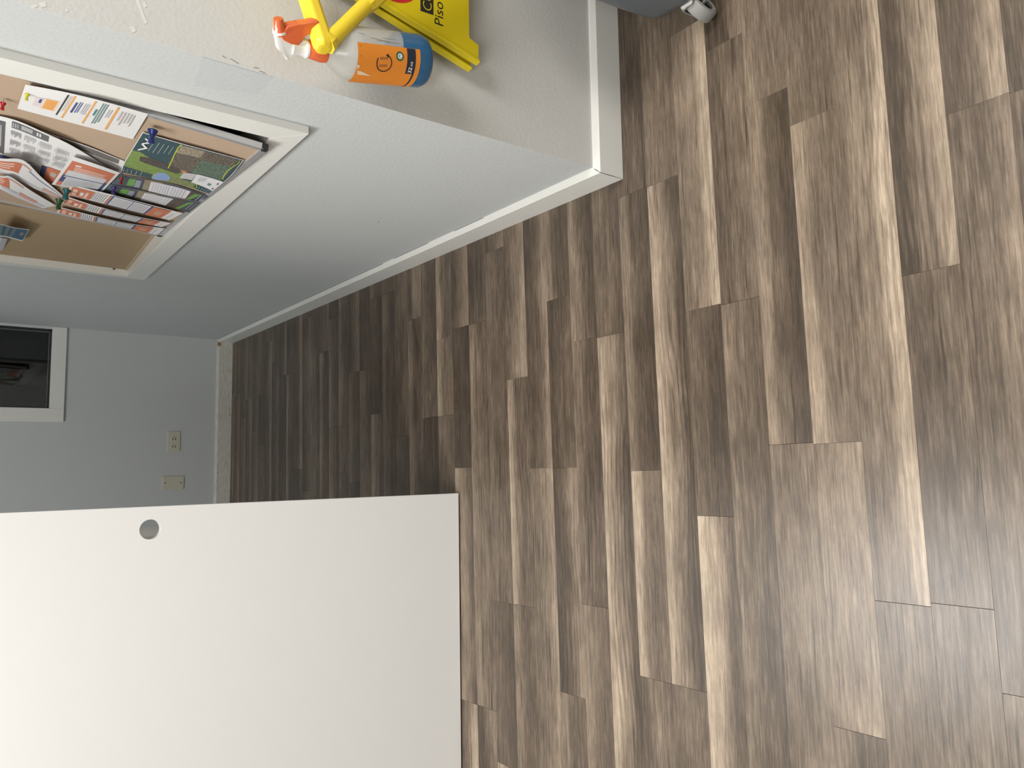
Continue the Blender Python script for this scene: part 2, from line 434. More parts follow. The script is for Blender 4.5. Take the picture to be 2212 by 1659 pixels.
# paint touch-up, scuffs and a nick on the walls: thin flakes that belong to the wall
wr = bpy.data.objects['wall_right']; wn = bpy.data.objects['wall_near']
bm = bmesh.new()
q = [on_x(436, 122, XR), on_x(589, 166, XR), on_x(556, 203, XR), on_x(418, 186, XR)]
prism(bm, [(XR - .0002, p.y, p.z) for p in q], (-.0003, 0, 0)); obj('paint_patch', bm, M['touch'], wr)
bm = bmesh.new(); p = on_x(818, 479, XR); box(bm, (XR - .0008, p.y - .0012, p.z - .001), (XR, p.y + .0012, p.z + .001)); obj('nick', bm, M['slot'], wr)
bm = bmesh.new()
for pts in ([(294, 0), (300, 0), (318, 50), (314, 52)], [(308, 8), (314, 5), (318, 14), (312, 17)], [(283, 58), (290, 57), (294, 68), (286, 71)],
            [(86, 6), (98, 4), (101, 14), (90, 17)], [(66, 14), (78, 9), (82, 14), (70, 19)], [(142, 21), (146, 20), (148, 25), (143, 26)]):
    q = [on_y(x, y, YN) for x, y in pts]; prism(bm, [(p.x, YN - .0001, p.z) for p in q], (0, -.0004, 0))
o = obj('filler_spots', bm, M['filler'], wn)
bm = bmesh.new()
for a, b in (((480, 121), (488, 126)), ((497, 127), (516, 138)), ((548, 147), (559, 148)), ((560, 154), (575, 160))):
    p, q = on_y(a[0], a[1], YN), on_y(b[0], b[1], YN)
    tube(bm, [(p.x, YN - .0005, p.z), ((p.x + q.x) / 2 + .001, YN - .0012, (p.z + q.z) / 2 + .002), (q.x, YN - .0005, q.z)], .0003, 5)
obj('corner_cracks', bm, M['slot'], wn)

# baseboards: a flat board with a bevelled top edge
def baseboard(name, a, b, n, h, t=.015, mat='white', mit=(0, 0)):
    """a->b along the wall foot, n points into the room; mit extends the front face at each end (mitre)"""
    a, b, n = V(a), V(b), V(n).normalized(); d = (b - a).normalized()
    bm = bmesh.new()
    prof = [(0, 0), (t, 0), (t, h - .010), (t * .35, h), (0, h)]
    ra = [bm.verts.new(a + n * u - d * (mit[0] * u) + V((0, 0, z))) for u, z in prof]
    rb = [bm.verts.new(b + n * u + d * (mit[1] * u) + V((0, 0, z))) for u, z in prof]
    for i in range(5): bm.faces.new((ra[i], ra[(i + 1) % 5], rb[(i + 1) % 5], rb[i]))
    bm.faces.new(ra[::-1]); bm.faces.new(rb)
    return struct(obj(name, bm, M[mat]))
baseboard('baseboard_right', (XR, YB, .0005), (XR, YN, .0005), (-1, 0, 0), .083, mit=(-1, 1))
baseboard('baseboard_near', (XR, YN, .0005), (XFAR, YN, .0005), (0, -1, 0), .083, mit=(1, 0))
bb = baseboard('baseboard_back', (XL, YB, .0005), (XR - .015, YB, .0005), (0, -1, 0), .080, mat='worn')
obj('bare_wood_chip', B((XR - .034, YB - .0162, .062), (XR - .016, YB - .013, .0795)), M['wood_bare'], bb)
bm = bmesh.new()
for px, py in ((496, 896), (470, 1020)):
    p = on_y(px, py, YB - .0155); box(bm, (p.x - .005, YB - .0156, p.z - .002), (p.x + .004, YB - .0149, p.z + .001))
obj('paint_chips', bm, M['slot'], bb)
# dark seam lines: caulk gap above the right baseboard and at the mitre
bm = bmesh.new(); [box(bm, (XR - .0014, a, .0832), (XR - .0003, b, .0838)) for a, b in ((YB - 1.9, YB - .02), (YB - 2.2, YB - 1.98), (YB - 2.5, YB - 2.35))]; obj('caulk_gap', bm, M['slot'], bpy.data.objects['baseboard_right'])

bm = bmesh.new(); tube(bm, [(XR - .0150, YN - .0150, .002), (XR - .0152, YN - .0152, .040), (XR - .0150, YN - .0150, .0732), (XR - .0053, YN - .0053, .0835)], [.0003, .0007, .0006, .0008], 6)
obj('mitre_gap', bm, M['slot'], bpy.data.objects['baseboard_near'])

# window in the back wall: casing on the left and below, dark glass, dim room behind
win = struct(bpy.data.objects.new('window_1', None)); COL.objects.link(win); win.location = (WX0, YB, WZ0)
obj('casing', B((.231, YB - CT, .781), (WX0, YB, 2.11), .0015), M['white'], win)
obj('casing', B((WX0, YB - CT, .781), (XR - .001, YB, WZ0), .0015), M['white'], win)
obj('pane', B((WX0, YB + .012, WZ0), (WX1, YB + .016, WZ1)), M['glass'], win)
bm = bmesh.new(); box(bm, (WX0, YB + .004, WZ0), (WX0 + .006, YB + .03, WZ1)); box(bm, (WX0, YB + .004, WZ0), (WX1, YB + .03, WZ0 + .006)); box(bm, (WX1 - .008, YB + .004, WZ0), (WX1, YB + .03, WZ1))
obj('glazing_strip', bm, M['black'], win)
bm = bmesh.new()
box(bm, (-.6, YB + 1.3, .2), (1.5, YB + 1.34, 2.3)); box(bm, (-.6, YB + .12, .2), (-.56, YB + 1.3, 2.3)); box(bm, (1.46, YB + .12, .2), (1.5, YB + 1.3, 2.3))
box(bm, (-.6, YB + .12, .16), (1.5, YB + 1.34, .2)); box(bm, (-.6, YB + .12, 2.3), (1.5, YB + 1.34, 2.34))
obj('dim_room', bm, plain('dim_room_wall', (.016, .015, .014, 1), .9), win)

ff = struct(bpy.data.objects.new('fill_frame', None)); COL.objects.link(ff); ff.location = (XL, 3.25, 1.0)  # frame invented to dress the added fill lamp on the unseen wall
for lo, hi in (((XL, 2.74, .98), (XL + .02, 3.76, 1.05)), ((XL, 2.74, 2.05), (XL + .02, 3.76, 2.12)), ((XL, 2.74, 1.05), (XL + .02, 2.80, 2.05)), ((XL, 3.70, 1.05), (XL + .02, 3.76, 2.05))):
    obj('casing', B(lo, hi, .001), M['white'], ff)

# ------------------------------------------------------------------ wall plates
t = thing('power_outlet', 'ivory duplex outlet plate mounted sideways low on the back wall', 'outlet', (.140, YB, .2845))
obj('cover_plate', B((.088, YB - .006, .253), (.192, YB, .3155), .0025, 2), M['plate'], t)
for cx in (.117, .156):
    bm = bmesh.new(); pts = []
    for k in range(20):
        a = 2 * math.pi * k / 20; pts.append((cx + max(-.0115, min(.0115, .0155 * math.cos(a))), YB - .006, .2842 + .0155 * math.sin(a)))
    prism(bm, pts, (0, -.0018, 0), .0004, 1); s = obj('socket', bm, M['plate'], t)
    bm = bmesh.new()
    for dz in (-.006, .006): box(bm, (cx - .007, YB - .0084, .2842 + dz - .0017), (cx + .003, YB - .0076, .2842 + dz + .0017))
    tube(bm, [(cx + .0075, YB - .0084, .2842), (cx + .0075, YB - .0076, .2842)], .0022, 8); obj('slots', bm, M['slot'], s)
bm = bmesh.new(); tube(bm, [(.1365, YB - .0075, .2842), (.1365, YB - .005, .2842)], .0022, 10); obj('screw', bm, M['steel'], t)
t = thing('blank_plate', 'upright blank ivory cover plate on the back wall beside the white panel', 'cover plate', (-.068, YB, .283))
obj('cover_plate', B((-.102, YB - .006, .230), (-.034, YB, .336), .0025, 2), M['plate'], t)
for z in (.246, .320):
    bm = bmesh.new(); tube(bm, [(-.068, YB - .0075, z), (-.068, YB - .005, z)], .003, 10); obj('screw', bm, M['slot'], t)

# ------------------------------------------------------------------ white panel on the left
PX1 = -.0875
def panel_with_hole():
    bm = bmesh.new(); n = 48; hx, hz, r = -.1394, .867, .0233
    x0, x1, z0, z1 = -1.65, PX1, .006, 2.15; y0, y1 = 2.0045, 2.0225
    def ring(y): return [bm.verts.new((hx + r * math.cos(2 * math.pi * k / n), y, hz + r * math.sin(2 * math.pi * k / n))) for k in range(n)]
    def corners(y): return [bm.verts.new(c) for c in ((x1, y, z1), (x0, y, z1), (x0, y, z0), (x1, y, z0))]
    def sheet(y):
        rg, c = ring(y), corners(y); q = n // 4; fs = []
        # rg[0]=+x, rg[q]=+z, rg[2q]=-x, rg[3q]=-z ; corner i sits between rg[i*q] and rg[(i+1)*q]
        for i in range(4):
            for k in range(q): fs.append(bm.faces.new((rg[i * q + k], rg[(i * q + k + 1) % n], c[i])))
            fs.append(bm.faces.new((rg[((i + 1) * q) % n], c[(i + 1) % 4], c[i])))
        return rg, c
    ra, ca = sheet(y0); rb, cb = sheet(y1)
    for k in range(n): bm.faces.new((ra[k], ra[(k + 1) % n], rb[(k + 1) % n], rb[k]))
    for k in range(4): bm.faces.new((ca[k], ca[(k + 1) % 4], cb[(k + 1) % 4], cb[k]))
    return bm
t = thing('workstation_panel', 'tall white laminate workstation panel with a round cable hole, lower edge just off the floor', 'panel', (-.6, 2.013, 0))
obj('back_panel', panel_with_hole(), M['panel'], t)
obj('support_fin', B((-.184, 2.0225, 0), (-.164, 2.45, 2.10)), M['panel'], t)
obj('support_fin', B((-1.55, 2.0225, 0), (-1.53, 2.45, 2.10)), M['panel'], t)
obj('edge_band', B((PX1, 2.0045, .006), (PX1 + .0012, 2.0225, 2.15)), M['panel_edge'], t)
obj('dark_gap_strip', B((-1.53, 2.008, .0005), (PX1 - .004, 2.0205, .006)), M['black'], t)  # black strip standing in for the dark gap under the panel

# ------------------------------------------------------------------ notice board recess in the right wall
cz0 = .711
t = thing('notice_recess', 'white wooden casing around a tan tackboard recess on the grey side wall', 'notice board', (XR, 2.2, KZ0))
def casing(pts):
    bm = bmesh.new(); prism(bm, [(XR - CT, y, z) for y, z in pts], (CT - .0003, 0, 0), .0004, 1); return bm
obj('casing', casing([(1.4535, cz0), (KY0, KZ0), (KY0, 2.02), (1.4535, 2.08)]), M['white'], t)
obj('casing', casing([(1.4535, cz0), (2.944, cz0 - .004), (KY1, KZ0), (KY0, KZ0)]), M['white'], t)
obj('casing', casing([(2.944, cz0 - .004), (2.998, 2.08), (KY1 + .012, 2.02), (KY1, KZ0)]), M['white'], t)
obj('sill', B((XR - CT + .001, KY0 + .001, KZ0 + .0002), (KX - .002, KY1 - .0005, KZ0 + .0012)), M['white'], t)
obj('reveal', B((XR - CT + .001, KY1 - .0012, KZ0 + .0015), (KX - .002, KY1 - .0002, KZ1 - .002)), M['white'], t)
def leaf_slab(z0, z1, d0, d1):
    """a board standing a little askew in the recess: nearer end deeper"""
    a, b = V((.716, 2.452, 0)), V((.6885, KY1 - .002, 0)); n = V((-(b - a).y, (b - a).x, 0)).normalized()
    if n.x > 0: n = -n
    bm = bmesh.new(); prism(bm, [a + n * d0 + V((0, 0, z0)), b + n * d0 + V((0, 0, z0)), b + n * d1 + V((0, 0, z0)), a + n * d1 + V((0, 0, z0))], (0, 0, z1 - z0)); return bm
obj('tackboard', leaf_slab(KZ0 + .002, KZ1 - .004, -.010, 0), M['kraft'], t)
obj('wood_strip', leaf_slab(KZ0 + .0015, KZ0 + .0125, .0002, .002), M['strip'], t)
p = on_x(244, 581, .689); bm = bmesh.new(); box(bm, (.684, p.y - .02, p.z - .003), (.6865, p.y + .02, p.z + .003)); obj('tape_tab', bm, M['slot'], t)
bm = bmesh.new(); box(bm, (KX - .0016, KY0 + .0015, KZ0 + .002), (KX - .0008, KY1 - .004, KZ1 - .003)); obj('shade_lining', bm, M['dark'], t)  # near-black sheet standing in for the shadow in the recess gap

# cork board with an aluminium rim, leaning in the recess
PN = on_x(579.1, 325.1, .645); PF = on_x(348.1, 511.8, .684); PT = on_x(0, 437, .712)
S_ = (PF - PN).normalized(); NRM = S_.cross(PT - PF).normalized()
if NRM.x > 0: NRM = -NRM                                # points into the room
T_ = NRM.cross(S_).normalized()
if T_.z < 0: T_ = -T_
BL = (PF - PN).length
def bd(s, tt, d=0.0): return PN + S_ * s + T_ * tt + NRM * d
def slab(bm, s0, s1, t0, t1, d0, d1, bev=0):
    pts = [bd(s0, t0, d0), bd(s1, t0, d0), bd(s1, t1, d0), bd(s0, t1, d0)]
    prism(bm, pts, NRM * (d1 - d0), bev, 1)
BH = .60
t = thing('cork_board', 'aluminium framed cork board with black corners leaning inside the white casing', 'cork board', PN)
bm = bmesh.new(); slab(bm, .006, BL - .006, .006, BH - .006, -.009, -.003); obj('cork_sheet', bm, M['cork'], t)
RW = .013
for s0, s1, t0, t1 in ((.012, BL - .012, 0, RW), (.012, BL - .012, BH - RW, BH), (0, RW, .012, BH - .012), (BL - RW, BL, .012, BH - .012)):
    bm = bmesh.new(); slab(bm, s0, s1, t0, t1, -.013, 0, .001); obj('rail', bm, M['alu'], t)
for s0, t0 in ((-.0008, -.0008), (BL - .0122, -.0008), (-.0008, BH - .0122), (BL - .0122, BH - .0122)):
    bm = bmesh.new(); slab(bm, s0, s0 + .013, t0, t0 + .013, -.0135, .0012, .0015); obj('corner_cap', bm, M['black'], t)

# ------------------------------------------------------------------ papers
CR = {'A': (30, 175, 7.373), 'B': (220, 270, 6.9125), 'C': (0, 330, 9.217), 'D': (120, 390, 7.373), '1': (0, 140, 3.16), '6': (0, 240, 5.184), 'G': (0, 450, 10.37)}
def cp(c, x, y, d, plane=None):
    """point on (or d off) the cork board for a spot of the photograph"""
    ox, oy, s = CR[c]; px, py = ox + x / s, oy + y / s
    if plane is None: return hit(px, py, bd(0, 0, -.003 + d), NRM)
    return on_x(px, py, plane - d)
def curve_at(pts, u):
    n = len(pts) - 1; f = min(max(u, 0), 1) * n; i = min(int(f), n - 1); k = f - i
    p0, p1, p2, p3 = pts[max(i - 1, 0)], pts[i], pts[i + 1], pts[min(i + 2, n)]
    return .5 * (2 * p1 + (p2 - p0) * k + (2 * p0 - 5 * p1 + 4 * p2 - p3) * k * k + (3 * p1 - p0 - 3 * p2 + p3) * k ** 3)
class Sheet:
    def __init__(s, name, label, cat, curves, group=None, plane=None, back=None, nu=30, nv=12):
        s.cv = [[cp(c[0], *q, plane=plane) for q in c[1]] for c in curves]
        bm = bmesh.new()
        g = [[bm.verts.new(s.at(i / nu, j / nv)) for j in range(nv + 1)] for i in range(nu + 1)]
        g2 = [[bm.verts.new(s.at(i / nu, j / nv) - s.nor(i / nu, j / nv) * .0003) for j in range(nv + 1)] for i in range(nu + 1)]
        for i in range(nu):
            for j in range(nv):
                bm.faces.new((g[i][j], g[i + 1][j], g[i + 1][j + 1], g[i][j + 1])); bm.faces.new((g2[i][j], g2[i][j + 1], g2[i + 1][j + 1], g2[i + 1][j]))
        for i in range(nu):
            for j in (0, nv): bm.faces.new((g[i][j], g[i + 1][j], g2[i + 1][j], g2[i][j]))
        for j in range(nv):
            for i in (0, nu): bm.faces.new((g[i][j], g[i][j + 1], g2[i][j + 1], g2[i][j]))
        s.o = obj(name, bm, M['paper'], smooth=False); tag(s.o, label, cat, group)
        s.faces = []; s.lift = .0004
    def at(s, u, v):
        rows = [curve_at(c, u) for c in s.cv]
        if len(rows) == 2: return rows[0].lerp(rows[1], v)
        return curve_at(rows, v)
    def nor(s, u, v):
        e = .01; u = min(max(u, e), 1 - e); v = min(max(v, e), 1 - e)
        n = (s.at(u + e, v) - s.at(u - e, v)).cross(s.at(u, v + e) - s.at(u, v - e)).normalized()
        return n if n.dot(EYE - s.at(u, v)) > 0 else -n
    def poly(s, pts, col, mot=0.0, lift=None):
        if lift is None:
            s.lift += .00004; lift = s.lift
            b2 = bmesh.new(); b2.faces.new([b2.verts.new((u, v, 0)) for u, v in pts])
            bmesh.ops.triangulate(b2, faces=b2.faces[:])
            for _ in range(5):
                es = [e for e in b2.edges if e.calc_length() > .035]
                if es: bmesh.ops.subdivide_edges(b2, edges=es, cuts=1); bmesh.ops.triangulate(b2, faces=[f for f in b2.faces if len(f.verts) > 3])
            for f in b2.faces: s.poly([(v.co.x, v.co.y) for v in f.verts], col, mot, lift)
            b2.free(); return
        s.faces.append(([s.at(u, v) + s.nor(u, v) * lift for u, v in pts], col, mot))
    def rect(s, u0, v0, u1, v1, col, mot=0.0):
        s.lift += .00004; k = max(1, math.ceil((u1 - u0) * 36)); kv = max(1, math.ceil((v1 - v0) * 14))
        for i in range(k):
            for j in range(kv):
                a, b = u0 + (u1 - u0) * i / k, u0 + (u1 - u0) * (i + 1) / k
                c, d = v0 + (v1 - v0) * j / kv, v0 + (v1 - v0) * (j + 1) / kv
                s.poly([(a, c), (b, c), (b, d), (a, d)], col, mot, s.lift)
    def lines(s, u0, v0, u1, v1, n, col, fill=.5, across=True, rag=.25):
        """n lines of small print (too small to read), across = along v"""
        for i in range(n):
            if across:
                a = u0 + (u1 - u0) * i / n; e = v1 - (v1 - v0) * rs.uniform(0, rag); s.rect(a, v0, a + (u1 - u0) / n * fill, e, col)
            else:
                a = v0 + (v1 - v0) * i / n; e = u1 - (u1 - u0) * rs.uniform(0, rag); s.rect(u0, a, e, a + (v1 - v0) / n * fill, col)
    def letters(s, txt, u, v, size_u, col, size_v=None):
        """lettering that reads along v (near to far is right to left, so v runs backwards) and stands up along -u"""
        me = text_mesh(txt, 1.0, bold=.012); s.lift += .00002
        for f in me.polygons:
            pts = [me.vertices[i].co for i in f.vertices]
            s.faces.append(([s.at(u - p.y * size_u, v - p.x * (size_v or size_u)) + s.nor(u, v) * s.lift for p in pts], col, 0))
        bpy.data.meshes.remove(me)
    def done(s):
        bm = bmesh.new(); cl = bm.loops.layers.float_color.new('ink')
        for pts, col, mot in s.faces:
            try: f = bm.faces.new([bm.verts.new(p) for p in pts])
            except ValueError: continue
            for l in f.loops: l[cl] = (col[0], col[1], col[2], mot)
        me = bpy.data.meshes.new('print'); bm.to_mesh(me); bm.free(); me.materials.append(M['print'])
        o = bpy.data.objects.new('print', me); COL.objects.link(o); o.parent = s.o
        return s.o
OR, NV, GY, LG, TE, GN, DK = srgb(210, 124, 92), srgb(74, 84, 128), srgb(140, 140, 145), srgb(196, 196, 200), srgb(58, 82, 88), srgb(112, 160, 84), srgb(70, 70, 72)
WH = srgb(232, 230, 228); ORL = srgb(236, 176, 108); YG = srgb(190, 206, 70)

# 1 spray bottle flyer
s = Sheet('flyer', 'narrow white flyer with a small orange bottle picture and three orange bars, nearest the casing', 'flyer',
          [('A', [(182, 58, .010), (870, 190, .013), (1500, 345, .012), (2137, 527, .006)]), ('A', [(55, 440, .004), (620, 590, .006), (1250, 755, .006), (1895, 928, .003)])])
s.rect(.20, .34, .315, .74, srgb(240, 214, 190), 0); s.rect(.215, .36, .30, .72, srgb(232, 168, 100), .1); s.rect(.135, .36, .205, .70, srgb(226, 214, 214)); s.rect(.17, .40, .19, .55, NV)
s.rect(.335, .06, .35, .84, DK); s.lines(.36, .08, .385, .8, 2, srgb(200, 196, 190))
for u in (.388, .563, .745): s.rect(u, .05, u + .017, .90, ORL)
s.rect(.43, .24, .447, .62, NV); s.lines(.46, .2, .495, .62, 2, srgb(100, 110, 160)); s.lines(.505, .2, .555, .62, 3, srgb(190, 190, 200))
s.rect(.605, .3, .622, .52, srgb(90, 140, 140)); s.lines(.632, .05, .69, .92, 3, srgb(120, 150, 150), rag=.4); s.lines(.70, .2, .735, .5, 2, LG)
s.lines(.785, .15, .90, .62, 5, srgb(196, 190, 188), rag=.4)
s.done()

# 2 newsletter: back page first, then the curling front page
s = Sheet('newsletter_page', 'grey lower page of the newsletter showing its dark band beside the green brochure', 'paper',
          [('6', [(400, 195, .003), (700, 300, .004), (1000, 402, .004), (1395, 560, .002)]), ('6', [(380, 330, .003), (700, 470, .004), (1000, 610, .004), (1350, 720, .002)])])
s.rect(.3, .04, .93, .30, srgb(120, 114, 110), .3); s.rect(.05, .4, .95, .95, srgb(206, 200, 198)); s.done()
s = Sheet('newsletter', 'black and white printed newsletter page curling off the cork board', 'newsletter',
          [('6', [(-70, 40, .004), (190, 108, .008), (480, 235, .012), (800, 385, .014), (1190, 620, .006)]), ('6', [(-70, 455, .008), (150, 520, .008), (420, 595, .006), (720, 662, .004), (1010, 740, .002)])])
s.rect(0, .10, .145, .97, srgb(104, 104, 106)); s.lines(.02, .2, .12, .8, 4, srgb(190, 190, 190), across=True)
s.rect(.205, .04, .56, .20, srgb(110, 110, 112)); s.rect(.30, .065, .41, .165, srgb(180, 180, 182)); s.lines(.45, .07, .50, .17, 2, WH, fill=.6); s.lines(.215, .07, .28, .18, 3, srgb(190, 190, 190))
for u0 in (.2, .34, .48, .63):
    for v0 in (.26, .50, .72): s.lines(u0, v0, u0 + .11, v0 + .17, 9, srgb(168, 168, 174), fill=.45, rag=.5)
s.done()

# 3 orange and navy list partly hidden, 4 workshop flyer
s = Sheet('schedule_sheet', 'orange and navy schedule sheet mostly hidden behind the curled orange flyers', 'flyer',
          [('C', [(-80, 0, .003), (500, 150, .004), (850, 205, .004), (1245, 340, .003)]), ('C', [(-140, 180, .003), (380, 430, .004), (760, 520, .004), (1040, 640, .003)])])
s.rect(.0, .03, .13, .9, NV); s.rect(.13, .12, .17, .9, NV); s.rect(.13, .06, .72, .11, NV); s.lines(.18, .2, .66, .9, 12, GY, rag=.1); s.rect(.66, .12, .75, .95, NV)
s.rect(.75, .1, .98, .95, OR); s.rect(.83, .3, .94, .55, srgb(190, 180, 168)); s.done()
s = Sheet('flyer', 'square white bordered orange flyer with a pale calendar block, middle of the cork board', 'flyer',
          [('6', [(803, 505, .020), (1090, 600, .022), (1345, 692, .012)]), ('6', [(578, 822, .010), (870, 870, .011), (1140, 908, .007)])])
s.rect(.09, .11, .91, .97, OR); s.rect(.10, .56, .20, .82, NV); s.rect(.84, .55, .915, .97, NV)
s.rect(.14, .40, .84, .64, srgb(214, 214, 216)); s.rect(.19, .62, .84, .97, srgb(206, 208, 212)); s.rect(.12, .585, .86, .61, NV)
s.rect(.2, .19, .3, .235, WH); s.lines(.22, .26, .85, .40, 3, srgb(240, 206, 190), across=False, fill=.55); s.lines(.22, .68, .8, .95, 6, LG, across=False); s.done()

# 5 two curled orange flyers
s = Sheet('flyer', 'orange headed white flyer curling out, the upper of two by the left edge', 'flyer',
          [('C', [(-140, 105, .024), (90, 120, .030), (480, 160, .032), (840, 500, .018), (1250, 850, .004)]), ('C', [(-140, 330, .014), (60, 420, .016), (310, 520, .016), (700, 720, .010), (1235, 915, .003)])])
s.rect(.0, .16, .50, .86, OR); s.lines(.05, .25, .45, .62, 3, srgb(240, 206, 190), across=False); s.rect(.12, .66, .50, .80, WH); s.rect(.12, .80, .96, .99, srgb(214, 214, 218))
s.rect(.5, .14, .62, .20, srgb(226, 170, 160)); s.rect(.60, .24, .99, .29, srgb(150, 156, 190)); s.rect(.80, .6, .97, .9, srgb(226, 180, 172)); s.done()
s = Sheet('flyer', 'orange headed white flyer curling out, the lower of two by the left edge', 'flyer',
          [('C', [(-140, 455, .026), (60, 470, .030), (230, 490, .030), (640, 770, .018), (1115, 1050, .004)]), ('C', [(-140, 640, .022), (0, 715, .024), (250, 850, .020), (520, 970, .012), (850, 1108, .003)])])
s.rect(.0, .10, .45, .68, OR); s.lines(.05, .16, .36, .6, 3, srgb(240, 206, 190), across=False); s.rect(.30, .68, .95, .97, srgb(216, 216, 220))
s.rect(.42, .1, .66, .17, srgb(226, 170, 160)); s.rect(.25, .74, .58, .77, srgb(150, 156, 190)); s.rect(.62, .55, .85, .78, srgb(226, 160, 150)); s.done()

# 6 three overlapping narrow lists
def list_sheet(label, near, far):
    s = Sheet('list_sheet', label, 'flyer', [('D', near), ('D', far)], group='narrow orange and navy lists pinned in a fan')
    s.rect(.035, .12, .27, .94, OR); s.rect(.07, .3, .12, .85, srgb(240, 200, 180)); s.rect(.155, .45, .19, .8, WH); s.rect(.205, .35, .23, .9, srgb(240, 206, 190))
    s.lines(.275, .1, .40, .92, 6, srgb(150, 150, 156), fill=.35, rag=.05); s.rect(.405, .08, .42, .95, OR)
    s.rect(.425, .04, .76, .96, NV); s.rect(.44, .09, .60, .91, WH); s.rect(.607, .09, .745, .91, WH)
    s.lines(.445, .15, .595, .86, 10, srgb(130, 130, 150), fill=.3, rag=.05); s.lines(.61, .15, .74, .86, 9, srgb(130, 130, 150), fill=.3, rag=.05)
    s.rect(.76, .05, .885, .95, OR); s.rect(.80, .35, .85, .75, srgb(206, 160, 130)); s.rect(.92, .2, .928, .9, LG); s.done()
list_sheet('narrow orange and navy list, highest of the fan and nearest the dark cards', [(245, 66, .012), (760, 192, .016), (1380, 352, .016), (2027, 522, .012)], [(175, 222, .008), (640, 338, .010), (1230, 492, .010), (1818, 632, .008)])
list_sheet('narrow orange and navy list, middle of the fan of three', [(190, 258, .010), (620, 398, .014), (1230, 558, .015), (1833, 680, .012)], [(75, 348, .007), (560, 495, .009), (1120, 628, .010), (1690, 742, .008)])
list_sheet('narrow orange and navy list, lowest of the fan along the far rail', [(72, 425, .008), (500, 535, .012), (1100, 672, .012), (1742, 765, .010)], [(20, 512, .006), (480, 620, .008), (1040, 738, .008), (1620, 866, .006)])

# 7 green brochures
for k, (label, near, far) in enumerate((
    ('dark navy card with green blocks and a white text box under the green brochure', [(255, 735, .003), (650, 810, .004), (1130, 905, .004), (1600, 1062, .003)], [(140, 900, .002), (600, 965, .003), (1050, 1070, .003), (1440, 1168, .002)]),
    ('dark navy card with green blocks and a white text box, beside the fan of lists', [(128, 893, .005), (560, 975, .006), (1040, 1075, .006), (1482, 1150, .005)], [(8, 988, .003), (480, 1100, .004), (900, 1190, .004), (1300, 1306, .003)]))):
    s = Sheet('information_card', label, 'card', [('B', near), ('B', far)], group='dark navy information cards')
    s.rect(0, 0, 1, 1, srgb(78, 84, 94)); s.rect(.0, .05, .12, .9, srgb(90, 106, 118), .5); s.rect(.17, .15, .24, .8, GN); s.rect(.245, .2, .30, .85, srgb(150, 156, 166)); s.rect(.33, .03, .52, .97, srgb(150, 138, 118), .9)
    s.rect(.40, .12, .80, .99, srgb(222, 220, 224)); s.lines(.43, .2, .62, .95, 7, srgb(180, 178, 186), fill=.3, rag=.05); s.lines(.63, .2, .78, .95, 5, srgb(186, 184, 192), fill=.3, rag=.05)
    s.rect(.70, .0, .82, .98, srgb(92, 82, 74), .8) if k else s.rect(.80, .02, .86, .98, srgb(92, 82, 74), .8)
    s.poly([(.80, .98), (.845, .2), (.90, .05), (.87, .5), (.84, .98)], GN); s.lines(.90, .1, .99, .9, 2, srgb(186, 192, 200), fill=.16); s.done()
s = Sheet('brochure', 'folded dark green brochure with leaf photographs under the blue pushpin', 'brochure',
          [('B', [(608, 108, .004), (1160, 268, .006), (1650, 400, .006), (2118, 526, .004)]), ('B', [(345, 540, .011), (900, 628, .011), (1420, 700, .011), (1910, 778, .011)]), ('B', [(285, 705, .006), (780, 815, .006), (1240, 912, .006), (1600, 1034, .006)])], nv=18)
s.rect(.012, .015, .985, .985, srgb(62, 84, 90)); s.rect(.36, .04, .93, .55, srgb(104, 96, 86), .9); s.rect(.62, .25, .92, .62, srgb(96, 112, 98), .8)
s.rect(.36, .04, .6, .2, srgb(150, 140, 120), .9)
s.poly([(.013, .30), (.10, .30), (.30, .42), (.56, .50), (.60, .80), (.44, .82), (.20, .72), (.013, .62)], srgb(126, 148, 82), .6)
s.poly([(.12, .36), (.22, .36), (.42, .44), (.56, .52), (.50, .62), (.34, .54), (.14, .44)], srgb(84, 78, 72), .5)
s.poly([(.37, .64), (.50, .74), (.74, .78), (.76, .98), (.34, .98)], srgb(128, 136, 92), .8)
s.poly([(.30, .76), (.33, .66), (.39, .64), (.47, .76), (.47, .88), (.35, .97), (.31, .96)], srgb(140, 164, 210))
s.poly([(.50, .51), (.55, .51), (.60, .56), (.55, .57)], srgb(214, 130, 108))
def wave(pts, wd=.010):
    for a, b in zip(pts, pts[1:]):
        s.poly([(a[0], a[1]), (b[0], b[1]), (b[0] + wd, b[1]), (a[0] + wd, a[1])], YG)
wave([(.352, .02), (.342, .10), (.352, .22), (.372, .36), (.385, .50)]); wave([(.945, .04), (.948, .14), (.92, .24), (.895, .36), (.905, .48), (.93, .58)]); wave([(.31, .97), (.295, .84), (.30, .74), (.33, .655)], .007); wave([(.735, .76), (.75, .82), (.775, .88), (.76, .99)])
s.poly([(.55, .55), (.68, .55), (.68, .72), (.55, .72)], srgb(196, 194, 196), .4)
s.poly([(.68, .545), (.975, .62), (.985, .86), (.69, .78)], srgb(228, 228, 230)); s.lines(.73, .60, .80, .74, 4, srgb(170, 172, 178), rag=.3); s.poly([(.84, .70), (.88, .71), (.88, .76), (.84, .75)], srgb(110, 150, 140)); s.poly([(.925, .66), (.945, .665), (.945, .70), (.925, .695)], DK); s.poly([(.93, .78), (.95, .785), (.95, .82), (.93, .815)], DK)
s.lines(.15, .10, .34, .28, 5, srgb(150, 166, 168), fill=.16, rag=.3); s.lines(.03, .70, .24, .92, 5, srgb(150, 166, 168), fill=.16, rag=.3); s.lines(.80, .84, .97, .97, 5, srgb(160, 176, 178), fill=.16)
s.letters('Wo', .135, .275, .10, WH, .19); s.done()

